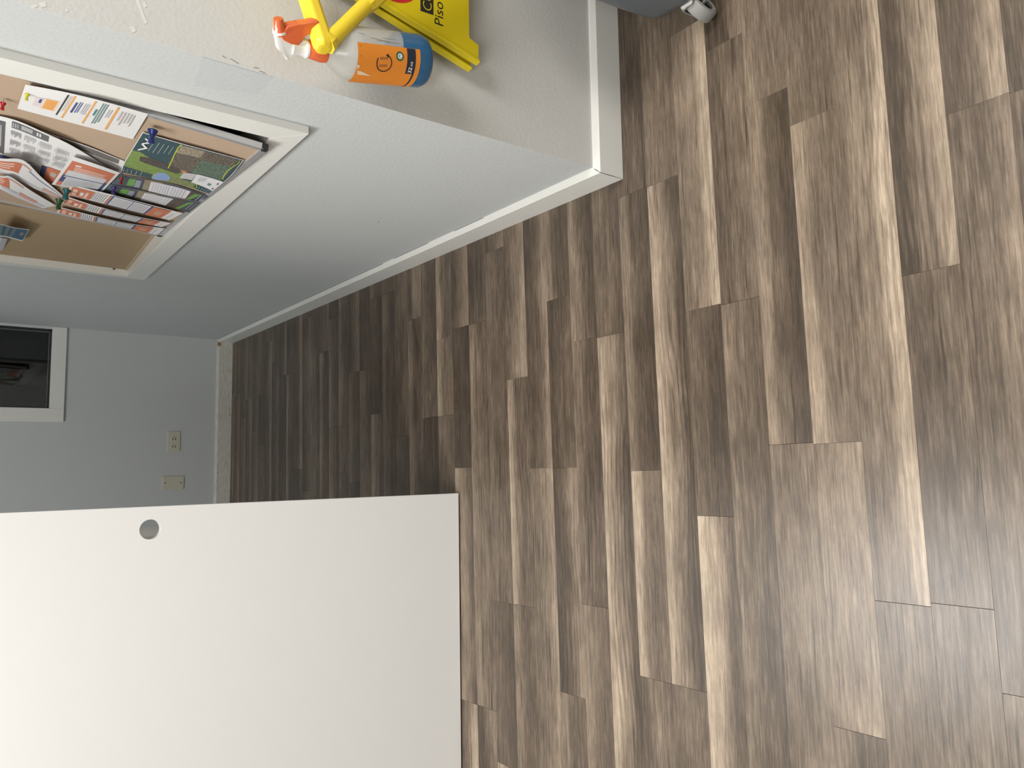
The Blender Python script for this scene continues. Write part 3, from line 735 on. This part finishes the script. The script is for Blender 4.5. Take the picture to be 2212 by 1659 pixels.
# 8 cards on the tackboard beyond the far rail
s = Sheet('teal_card', 'teal printed card standing off the tan tackboard by the left edge', 'card',
          [('G', [(-120, 320, .030), (300, 425, .026), (655, 478, .020)]), ('G', [(-120, 625, .024), (180, 658, .022), (500, 742, .016)])], plane=.702)
s.rect(0, .03, .97, .9, srgb(98, 124, 136)); s.rect(.25, .05, .34, .8, srgb(70, 88, 98)); s.rect(.42, .1, .5, .75, srgb(70, 88, 98)); s.rect(.60, .06, .93, .90, srgb(54, 96, 124)); s.rect(.76, .3, .86, .55, srgb(150, 140, 140), .6); s.done()
s = Sheet('paper_sheet', 'blank white sheet in a clear sleeve at the far end of the tackboard', 'paper',
          [('G', [(-150, 630, .018), (0, 655, .018), (168, 690, .014)]), ('G', [(-190, 985, .012), (-80, 1000, .012), (28, 1022, .008)])], plane=.702)
s.rect(.0, .12, .60, 1, WH); s.rect(.6, .03, .99, .99, srgb(190, 192, 198)); s.done()

# ------------------------------------------------------------------ push pins
def pin(label, base, end, col, plane=None, rough=.2):
    n = NRM if plane is None else V((-1, 0, 0))
    b = hit(base[0], base[1], bd(0, 0, .006), NRM) if plane is None else on_x(base[0], base[1], plane)
    depth = (b - EYE).dot(FW); L = max(.009, math.dist(base, end) / FPX * depth)
    m = plain('pin_plastic', col, rough)
    t = thing('push_pin', label, 'push pin', b, 'jumbo push pins in the cork board')
    bm = bmesh.new(); R = L * .36
    lathe(bm, [(R * .95, .0), (R, L * .05), (R * .92, L * .13), (R * .62, L * .30), (R * .50, L * .48), (R * .50, L * .62), (R * .60, L * .74), (R * .66, L * .86), (R * .58, L * .96), (R * .3, L)], 18)
    q = n.to_track_quat('Z', 'Y').to_matrix().to_4x4(); q.translation = b; bm.transform(q)
    smooth_by_angle(obj('grip', bm, m, t), 35)
    bm = bmesh.new(); tube(bm, [b + n * .001, b - n * .007], .0007, 8); obj('needle', bm, M['steel'], t)
pin('dark blue push pin through the corner of the green brochure', (330, 281), (328.3, 311), (.012, .03, .17, 1))
pin('teal push pin at the top of the fan of lists', (144.5, 409), (140, 432), (.01, .09, .10, 1))
pin('dark green push pin through the lower curled flyer', (128.5, 431), (123.7, 453), (.015, .07, .02, 1))
pin('small purple push pin in the dark navy cards', (246, 404.5), (244, 420), (.05, .025, .16, 1))
pin('red push pin between the orange flyer and the green brochure', (262.5, 384), (261, 399), (.22, .015, .012, 1))
pin('bright red push pin alone at the left edge of the cork', (7, 222), (2, 238), (.45, .01, .02, 1))
pin('yellow push pin holding the narrow white flyer', (59, 203), (58.4, 218), (.62, .60, .05, 1))

# ------------------------------------------------------------------ mop bucket and wringer (upper right corner)
t = thing('mop_bucket', 'dark grey wheeled mop bucket with a rounded side standing by the near wall', 'mop bucket', (1.09, 1.07, 0))
bm = bmesh.new()
# cross-sections bottom to top: (z, x left, x right, y front, y back, corner radius)
secs = [(.075, .950, 1.29, .988, 1.082, .03), (.085, .939, 1.30, .973, 1.097, .04), (.11, .934, 1.305, .966, 1.107, .045), (.18, .932, 1.31, .962, 1.114, .045), (.26, .930, 1.315, .959, 1.118, .045), (.34, .928, 1.32, .957, 1.122, .045), (.38, .927, 1.322, .956, 1.124, .045), (.42, .926, 1.324, .955, 1.125, .045)]
def rrect(z, x0, x1, y0, y1, r, n=7):
    pts = []
    for cx, cy, a0 in ((x1 - r, y1 - r, 0), (x0 + r, y1 - r, 90), (x0 + r, y0 + r, 180), (x1 - r, y0 + r, 270)):
        for k in range(n): a = math.radians(a0 + 90 * k / (n - 1)); pts.append(V((cx + r * math.cos(a), cy + r * math.sin(a), z)))
    return pts
rings = [[bm.verts.new(p) for p in rrect(*q)] for q in secs]
inn = [[bm.verts.new(p) for p in rrect(z, a + .005, b - .005, c + .005, d - .005, r)] for z, a, b, c, d, r in (secs[-1], secs[4], secs[1])]
for i, v in enumerate(inn[2]): v.co.z = .085
allr = rings + inn
for a, b in zip(allr, allr[1:]):
    m_ = len(a)
    for k in range(m_): bm.faces.new((a[k], a[(k + 1) % m_], b[(k + 1) % m_], b[k]))
bm.faces.new(rings[0][::-1]); bm.faces.new(inn[-1])
smooth_by_angle(obj('tub', bm, M['bucket'], t), 50)
bm = bmesh.new()
ro = [bm.verts.new(p) for p in rrect(.405, .918, 1.332, .947, 1.133, .053)]; r2 = [bm.verts.new(p) for p in rrect(.425, .918, 1.332, .947, 1.133, .053)]
r3 = [bm.verts.new(p) for p in rrect(.425, .926, 1.324, .955, 1.125, .045)]; r4 = [bm.verts.new(p) for p in rrect(.405, .926, 1.324, .955, 1.125, .045)]
for a, b in ((ro, r2), (r2, r3), (r3, r4), (r4, ro)):
    for k in range(len(a)): bm.faces.new((a[k], a[(k + 1) % len(a)], b[(k + 1) % len(a)], b[k]))
obj('rim', bm, M['bucket'], t)
def caster(cx, cy, ang):
    ax = V((math.cos(ang), math.sin(ang), 0)); c = V((cx, cy, .0375))
    cs = obj('caster', B((cx - .016, cy - .016, .074), (cx + .016, cy + .016, .084), .004), M['steel'], t)
    bm = bmesh.new(); R = .0372
    lathe(bm, [(R * .62, -.0125), (R * .82, -.0150), (R * .95, -.0125), (R, -.007), (R, .007), (R * .95, .0125), (R * .82, .0150), (R * .62, .0125)], 28, False, False)
    q = ax.to_track_quat('Z', 'Y').to_matrix().to_4x4(); q.translation = c; bm.transform(q)
    smooth_by_angle(obj('tyre', bm, M['tread'], cs), 30)
    bm = bmesh.new(); lathe(bm, [(R * .64, -.008), (R * .64, .008)], 24); bm.transform(q); obj('hub', bm, M['black'], cs)
    bm = bmesh.new(); tube(bm, [c - ax * .021, c + ax * .021], .006, 12)
    for sg in (-1, 1):
        p = c + ax * (.0185 * sg); u = ax.cross(V((0, 0, 1)))
        prism(bm, [p + u * -.008 + V((0, 0, -.008)), p + u * .008 + V((0, 0, -.008)), p + u * .013 + V((0, 0, .040)), p + u * -.013 + V((0, 0, .040))], ax * (.0022 * sg))
    p = c + V((0, 0, .0385)); u = ax.cross(V((0, 0, 1)))
    prism(bm, [p - ax * .0205 - u * .013, p + ax * .0205 - u * .013, p + ax * .0205 + u * .013, p - ax * .0205 + u * .013], V((0, 0, .0025)))
    obj('fork', bm, M['steel'], cs)
caster(.950, 1.003, math.radians(-62)); caster(1.24, 1.03, math.radians(20)); caster(1.04, 1.075, math.radians(60)); caster(1.25, 1.085, math.radians(-10))

# yellow wringer sitting on the bucket, its lever reaching out to the left
t = thing('mop_wringer', 'yellow plastic mop wringer lever with an angled grip holding up the spray bottle', 'mop wringer', (1.12, 1.10, .42))
E0 = on_y(700, 101, 1.179)                      # elbow
A1 = on_y(661, -20, 1.211); A1b = A1 + (V((1, 0, 0)) * (A1.x - E0.x) + V((0, 0, 1)) * (A1.z - E0.z)) * .6
A2 = on_y(792, 10, 1.186); A2b = V((1.05, 1.08, .52))
bm = bmesh.new()
d1 = (E0 - A1).normalized()
tube(bm, [A1b, A1, E0 - d1 * .006, E0 + d1 * .001, E0 + d1 * .005, E0 + d1 * .0065], [.0178, .0178, .0186, .0175, .0135, .0085], 8, turn=math.pi / 8)
o = obj('grip', bm, M['yellow'], t); md = o.modifiers.new('bevel', 'BEVEL'); md.width = .002; md.segments = 2
bm = bmesh.new(); d2 = (A2 - E0).normalized()
tube(bm, [E0 + d2 * .010, A2, A2 + d2 * .004], .0138, 20); smooth_by_angle(obj('lever', bm, M['yellow'], t), 50)
bm = bmesh.new(); tube(bm, [E0 + d2 * .006, E0 + d2 * .014, E0 + d2 * .021], [.0170, .0170, .0150], 8, turn=.3); obj('socket_collar', bm, M['yellow'], t)
bm = bmesh.new(); d3 = (A2b - A2).normalized(); tube(bm, [A2 - d2 * .004, A2 + d2 * .010, A2b], [.0150, .0175, .0175], 8, turn=.3); obj('lever_sleeve', bm, M['yellow'], t)
bm = bmesh.new()
def hop(z, g): return [bm.verts.new(p) for p in rrect(z, .985 + g, 1.30 - g, .965 + g * .5, 1.115 - g * .5, .022)]
hr = [hop(.427, .03), hop(.545, .0), hop(.56, .0), hop(.56, .008), hop(.45, .036)]
for a, b in zip(hr, hr[1:]):
    for k in range(len(a)): bm.faces.new((a[k], a[(k + 1) % len(a)], b[(k + 1) % len(b)], b[k]))
bm.faces.new(hr[0][::-1]); bm.faces.new(hr[-1])
smooth_by_angle(obj('wringer_basket', bm, M['yellow'], t), 40)
bm = bmesh.new(); box(bm, (1.03, .978, .45), (1.255, .992, .545), .004, 2); obj('press_plate', bm, M['yellow'], t)
bm = bmesh.new(); tube(bm, [(1.0, .967, .535), (.992, 1.04, .53), (1.0, 1.113, .535)], .012, 12); obj('pivot', bm, M['yellow'], t)

# ------------------------------------------------------------------ folded wet floor sign on the near wall
t = thing('floor_sign', 'folded yellow plastic wet floor sign hanging behind the spray bottle', 'floor sign', (.95, 1.25, .46))
def sign_panel(y, c, foot, step, edge):
    """c lower left corner, foot right end of foot, step start of the flat lower edge, edge a point up the slanted side"""
    sx = (edge.x - c.x) / (edge.z - c.z); W = .165; zt = c.z + .50
    cx = c.x + W; half = W - sx * .50
    L = [(c.x, c.z), (foot.x, c.z - .0005), (step.x, step.z), (2 * cx - step.x, step.z), (2 * cx - foot.x, c.z), (2 * cx - c.x, c.z), (cx + half, zt), (cx - half, zt)]
    return L, cx
g = lambda x, y, d: on_y(x, y, YN - d)
L, cx = sign_panel(0, g(1037, 137, .060), g(1036, 95, .060), g(1015, 80, .060), g(815, 0, .060))
yf = YN - .060
bm = bmesh.new(); prism(bm, [(x, yf + .004, z) for x, z in L], (0, .008, 0), .001, 1); front = obj('front_panel', bm, M['signyel'], t)
# raised lip along the slanted sides
bm = bmesh.new()
for (x0, z0), (x1, z1), sg in ((L[0], L[7], 1), (L[5], L[6], -1)):
    prism(bm, [(x0, yf - .002, z0 + .001), (x0 + sg * .007, yf - .002, z0 + .001), (x1 + sg * .007, yf - .002, z1), (x1, yf - .002, z1)], (0, .015, 0), .001, 1)
obj('side_lip', bm, M['signyel'], front)
Lb, _ = sign_panel(0, g(1018, 152, .036), g(1018, 110, .036), g(1002, 95, .036), g(797, 12, .036))
yb_ = YN - .036
bm = bmesh.new(); prism(bm, [(x, yb_ + .003, z) for x, z in Lb], (0, .008, 0), .001, 1); backp = obj('back_panel', bm, M['signyel'], t)
bm = bmesh.new()
for (x0, z0), (x1, z1), sg in ((Lb[0], Lb[7], 1), (Lb[5], Lb[6], -1)):
    prism(bm, [(x0, yb_ - .005, z0 + .001), (x0 + sg * .006, yb_ - .005, z0 + .001), (x1 + sg * .006, yb_ - .005, z1), (x1, yb_ - .005, z1)], (0, .016, 0), .001, 1)
obj('side_lip', bm, M['signyel'], backp)
zt = L[7][1]
bm = bmesh.new(); tube(bm, [(cx - .045, YN - .045, zt + .01), (cx + .045, YN - .045, zt + .01)], .014, 14); obj('hinge', bm, M['signyel'], t)
bm = bmesh.new(); tube(bm, [(cx, YN, zt + .07), (cx, YN - .05, zt + .06), (cx, YN - .058, zt + .075)], .004, 10)
tube(bm, [(cx - .03, YN - .045, zt + .012), (cx - .03, YN - .045, zt + .05), (cx, YN - .045, zt + .062), (cx + .03, YN - .045, zt + .05), (cx + .03, YN - .045, zt + .012)], .004, 10)
obj('hanger', bm, M['steel'], t)
# lettering
def flat_text(s, loc, size, mat, shear=0, bold=0, sx=1.0):
    me = text_mesh(s, 1.0, shear=shear, bold=bold)
    for v in me.vertices: v.co = V((loc[0] + v.co.x * size * sx, loc[1], loc[2] + v.co.y * size))
    me.materials.clear(); me.materials.append(mat); return obj('lettering', me, mat, front)
ly = yf + .0036
pb, pt_ = g(958, 59, .0575), g(939, 53, .0575)
pz0, pz1 = pb.z, pt_.z
flat_text('Piso Mojado', (pb.x, ly, pz0), (pz1 - pz0) / .70, M['ink'], bold=0, sx=1.09)
b0, b1 = g(937, 32, .0575), g(909, 22, .0575)
bw = .19
bm = bmesh.new()
prism(bm, [(b0.x, ly, b0.z), (b0.x + bw, ly, b0.z), (b0.x + bw, ly, b1.z), (b1.x - .0005, ly, b1.z)], (0, .0004, 0)); obj('word_band', bm, M['ink'], front)
flat_text('CUIDADO', (b0.x + .003, ly - .0004, b0.z + (b1.z - b0.z) * .14), (b1.z - b0.z) * 1.0, M['signyel'], bold=-.012)
r0 = g(884, 4, .0575)
bm = bmesh.new()
n = 40
for k in range(n):     # red ring of the warning symbol, mostly above the frame
    a, b = 2 * math.pi * k / n, 2 * math.pi * (k + 1) / n; ro_, ri = .062, .050; cxx, czz = r0.x + .052, r0.z + .034
    prism(bm, [(cxx + ri * math.cos(a), ly, czz + ri * math.sin(a)), (cxx + ro_ * math.cos(a), ly, czz + ro_ * math.sin(a)), (cxx + ro_ * math.cos(b), ly, czz + ro_ * math.sin(b)), (cxx + ri * math.cos(b), ly, czz + ri * math.sin(b))], (0, .0004, 0))
obj('warning_ring', bm, M['red_ink'], front)

# ------------------------------------------------------------------ spray bottle hooked on the lever by its trigger
YS = YN - .080
base = (on_y(905, 182, YS) + on_y(917, 84, YS)) / 2
neck = on_y(698, 117, YS); neck = V((on_y(699, 133, YS).x + .0195, YS, (on_y(698, 133, YS).z)))
AX = (neck - base).normalized(); LEN = (neck - base).length          # base of the bottle to the collar foot
PHI = math.radians(48)
FWD = V((math.cos(PHI), -math.sin(PHI), 0)); FWD = (FWD - AX * FWD.dot(AX)).normalized()
SID = AX.cross(FWD)
MAT = Matrix(((FWD.x, SID.x, AX.x, base.x), (FWD.y, SID.y, AX.y, base.y), (FWD.z, SID.z, AX.z, base.z), (0, 0, 0, 1)))
R0 = (on_y(905, 182, YS) - on_y(917, 84, YS)).length / 2 * .985
t = thing('spray_bottle', 'spray bottle with orange trigger and label and blue liquid, hung from the yellow lever', 'spray bottle', base)
def loc(bm): bm.transform(MAT); return bm
SH = LEN * .72
prof = [(R0 * .80, .0), (R0 * .93, .003), (R0, .010), (R0, LEN * .715), (R0 * .985, LEN * .745), (R0 * .90, LEN * .81), (R0 * .73, LEN * .875), (R0 * .55, LEN * .93), (R0 * .43, LEN * .975), (R0 * .40, LEN * 1.01)]
bm = bmesh.new(); lathe(bm, prof, 56); smooth_by_angle(obj('bottle', loc(bm), M['bottle'], t), 50)
# liquid: the part of the bottle below a level plane
bm = bmesh.new(); lathe(bm, [(r + .00025, z) for r, z in ((R0 * .80, -.0002), (R0 * .93, .0028), (R0, .010), (R0, .03), (R0, .05), (R0, .07), (R0, .09), (R0, .11))], 56); loc(bm)
lv = on_y(862, 84, YS).z + .016
bmesh.ops.bisect_plane(bm, geom=bm.verts[:] + bm.edges[:] + bm.faces[:], plane_co=(0, 0, lv), plane_no=(0, 0, 1), clear_outer=True)
ed = [e for e in bm.edges if e.is_boundary]; bmesh.ops.holes_fill(bm, edges=ed)
smooth_by_angle(obj('liquid', bm, M['liquid'], t), 50)
# angles are measured about the axis from the sideways direction facing the camera
vdir = (EYE - base); vdir = (vdir - AX * vdir.dot(AX)).normalized()
rdir = vdir.cross(AX).normalized()
if rdir.x < 0: rdir = -rdir
def cyl(a, z, lift=.0006): return base + AX * z + (vdir * math.cos(a) + rdir * math.sin(a)) * (R0 + lift)
def patch(a0, a1, z0, z1, mat, name, lift, parent, fn=None):
    bm = bmesh.new(); n = max(2, int(abs(a1 - a0) / .09)); m_ = 6
    g = [[bm.verts.new(cyl(a0 + (a1 - a0) * i / n, z0 + (z1 - z0) * j / m_, lift)) for j in range(m_ + 1)] for i in range(n + 1)]
    for i in range(n):
        for j in range(m_): bm.faces.new((g[i][j], g[i + 1][j], g[i + 1][j + 1], g[i][j + 1]))
    return obj(name, bm, mat, parent, True)
def along(px, py):
    """angle and height on the bottle for a spot of the photograph"""
    d = ray(px, py); best = None
    o = EYE - base; dp = d - AX * d.dot(AX); op = o - AX * o.dot(AX)
    A, Bq, C = dp.dot(dp), 2 * dp.dot(op), op.dot(op) - R0 * R0
    disc = max(0, Bq * Bq - 4 * A * C); k = (-Bq - math.sqrt(disc)) / (2 * A); p = EYE + d * k
    q = p - base; z = q.dot(AX); q = q - AX * z
    return math.atan2(q.dot(rdir), q.dot(vdir)), z
W7 = lambda x, y: along(750 + x / 11.06, 60 + y / 11.06)
aT, zT = W7(235, 320); aB, zB = W7(1735, 545)
lab = patch(-1.48, (aT + aB) / 2, zB, zT, M['label'], 'label', .0007, t)
# navy volume band, green badge, round arrow, lettering, pale lower-left corner
a1, z1 = W7(1530, 560); bz0, bz1 = W7(1635, 700)[1], W7(1425, 560)[1]
aL = W7(1400, 1090)[0]
patch(aL, (aT + aB) / 2 - .01, bz0, bz1, M['navy'], 'volume_band', .0011, lab); patch(-1.46, aL + .02, bz0, bz0 + .0035, M['navy'], 'volume_band', .0011, lab)
def wrapped(pts_faces, mat, name, lift):
    bm = bmesh.new()
    for f in pts_faces: bm.faces.new([bm.verts.new(cyl(a, z, lift)) for a, z in f])
    return obj(name, bm, mat, lab)
def disc(px, py, r, r_in=0, a0=0, a1=2 * math.pi, n=28):
    a, z = W7(px, py); fs = []
    for k in range(n):
        u, v_ = a0 + (a1 - a0) * k / n, a0 + (a1 - a0) * (k + 1) / n
        P = lambda R_, w_: (a + R_ * math.cos(w_) / R0, z + R_ * math.sin(w_))
        fs.append([P(r_in, u), P(r, u), P(r, v_), P(r_in, v_)] if r_in else [(a, z), P(r, u), P(r, v_)])
    return fs
wrapped(disc(1255, 680, .0078), M['leaf'], 'badge', .0011); wrapped(disc(1255, 680, .0046, .0028), M['white_ink'], 'badge_mark', .0015)
wrapped(disc(1262, 680, .0018), M['white_ink'], 'badge_mark', .0015)
wrapped(disc(880, 840, .0155, .0136, math.radians(60), math.radians(330), 36), M['ink'], 'ring_arrow', .0011)
ac, zc_ = W7(880, 840); aw = ac + .0145 * math.cos(math.radians(330)) / R0; zw = zc_ + .0145 * math.sin(math.radians(330))
wrapped([[(aw - .0035 / R0, zw - .001), (aw + .0035 / R0, zw), (aw, zw + .005)]], M['ink'], 'ring_arrow', .0011)
def bottle_text(s, px, py, size, mat, lift=.0013, bold=0.0, shear=0.0):
    me = text_mesh(s, 1.0, bold=bold, shear=shear); a, z = W7(px, py)
    fs = [[(a + me.vertices[i].co.x * size / R0, z + me.vertices[i].co.y * size) for i in f.vertices] for f in me.polygons]
    bpy.data.meshes.remove(me); return wrapped(fs, mat, 'lettering', lift)
bottle_text('32', 1510, 1085, .0105, M['white_ink'], .0016, .02, .15); bottle_text('oz', 1545, 930, .0085, M['white_ink'], .0016, 0, .15)
# small print inside the ring arrow and at the label's corner: unreadable lines
fs = []
for k in range(4):
    a, z = W7(790 + k * 50, 930); e = W7(790 + k * 50, 700)[0]; fs.append([(a, z), (e, z), (e, z + .0028), (a, z + .0028)])
wrapped(fs, plain('faded_print', (.30, .12, .04, 1), .5), 'small_print', .0012)
a, z = W7(330, 690); e = W7(330, 410)[0]; wrapped([[(a, z), (e, z), (e, z + .002), (a, z + .002)]], plain('faint_print', (.5, .2, .05, 1), .5), 'small_print', .0012)
c = [W7(*q) for q in ((225, 860), (300, 910), (190, 1060), (380, 1120), (720, 1190), (300, 1175), (150, 1110))]
wrapped([[W7(236, 860), W7(305, 912), W7(236, 985)], [W7(230, 1010), W7(320, 1025), W7(470, 1095), W7(560, 1140), W7(240, 1105)]], M['labelpale'], 'pale_corner', .0011)
fs = []
for x0, y0, x1, y1, h in ((560, 245, 1010, 345, 10), (700, 310, 1230, 380, 9), (830, 250, 1150, 290, 8), (260, 120, 420, 170, 9)):
    a0, b0_ = W7(x0, y0); a1, b1_ = W7(x1, y1); hh = h / 11.06 / FPX * 1.4 / R0
    fs.append([(a0, b0_), (a1, b1_), (a1 + hh, b1_), (a0 + hh, b0_)])
o = wrapped(fs, plain('grey_marks', (.20, .20, .20, 1), .5), 'volume_marks', .0007); o.parent = t; o.matrix_parent_inverse = t.matrix_basis.inverted()
# collar
cz = LEN
bm = bmesh.new(); lathe(bm, [(.0195, cz - .004), (.0198, cz + .006), (.0172, cz + .018), (.0145, cz + .030), (.0135, cz + .031)], 28); smooth_by_angle(obj('collar', loc(bm), M['orange'], t), 35)
bm = bmesh.new(); lathe(bm, [(.0155, cz + .0305), (.0155, cz + .034), (.0125, cz + .0375), (.0115, cz + .046), (.0125, cz + .058)], 24); smooth_by_angle(obj('sprayer_neck', loc(bm), M['sprwhite'], t), 35)
# sprayer head and trigger: outlines seen from the side, on the plane through the bottle axis and the nozzle direction
def side(pts, c='2'):
    out = []
    for x, y in pts: out.append(hit(560 + x / 4.424, y / 4.424, base, SID))
    return out
def plate(pts, th, mat, name, off=0, bev=.002):
    bm = bmesh.new(); p = [q + SID * (off - th / 2) for q in side(pts)]
    prism(bm, p, SID * th, bev, 2); smooth_by_angle(obj(name, bm, mat, t), 40)
plate([(150, 235), (138, 300), (170, 465), (235, 505), (248, 562), (268, 545), (285, 515), (345, 490), (440, 515), (462, 480), (455, 372), (400, 368), (350, 415), (280, 400), (205, 360), (175, 300), (168, 250)], .015, M['sprwhite'], 'shroud')
plate([(252, 228), (375, 212), (440, 206), (548, 178), (562, 200), (556, 238), (470, 290), (390, 335), (362, 415), (292, 405), (215, 365), (188, 330), (205, 300)], .0185, M['orange'], 'trigger')
h0, h1 = side([(195, 295)])[0], side([(180, 175)])[0]
dn = (h1 - h0).normalized()
bm = bmesh.new(); tube(bm, [h0 - dn * .006, h0 + dn * .002, h1 - dn * .002, h1], [.0098, .0098, .0082, .0074], 20); smooth_by_angle(obj('nozzle', bm, M['orange'], t), 40)
bm = bmesh.new(); tube(bm, [h0 - dn * .003, h0 + dn * .0005], .0118, 20); obj('nozzle_guard', bm, M['sprwhite'], t)
plate([(140, 232), (170, 228), (178, 300), (150, 305)], .012, M['sprwhite'], 'nozzle_guard', bev=.001)

# ------------------------------------------------------------------ ceiling fixtures carrying the lamps
for k, (l, sz, pw, c) in enumerate(LAMPS):
    t = thing('ceiling_light', ('recessed ceiling light above the right of the near wall', 'recessed ceiling light above and behind the viewer', 'recessed ceiling light beyond the white panel')[k], 'ceiling light', (l[0], l[1], ZC))
    bm = bmesh.new(); x, y = l[0], l[1]; a, b = sz[0] / 2 + .03, sz[1] / 2 + .03
    for lo, hi in (((x - a, y - b), (x + a, y - b + .03)), ((x - a, y + b - .03), (x + a, y + b)), ((x - a, y - b + .03), (x - a + .03, y + b - .03)), ((x + a - .03, y - b + .03), (x + a, y + b - .03))):
        box(bm, (lo[0], lo[1], ZC - .022), (hi[0], hi[1], ZC))
    obj('frame', bm, M['white'], t)
bpy.context.view_layer.update()
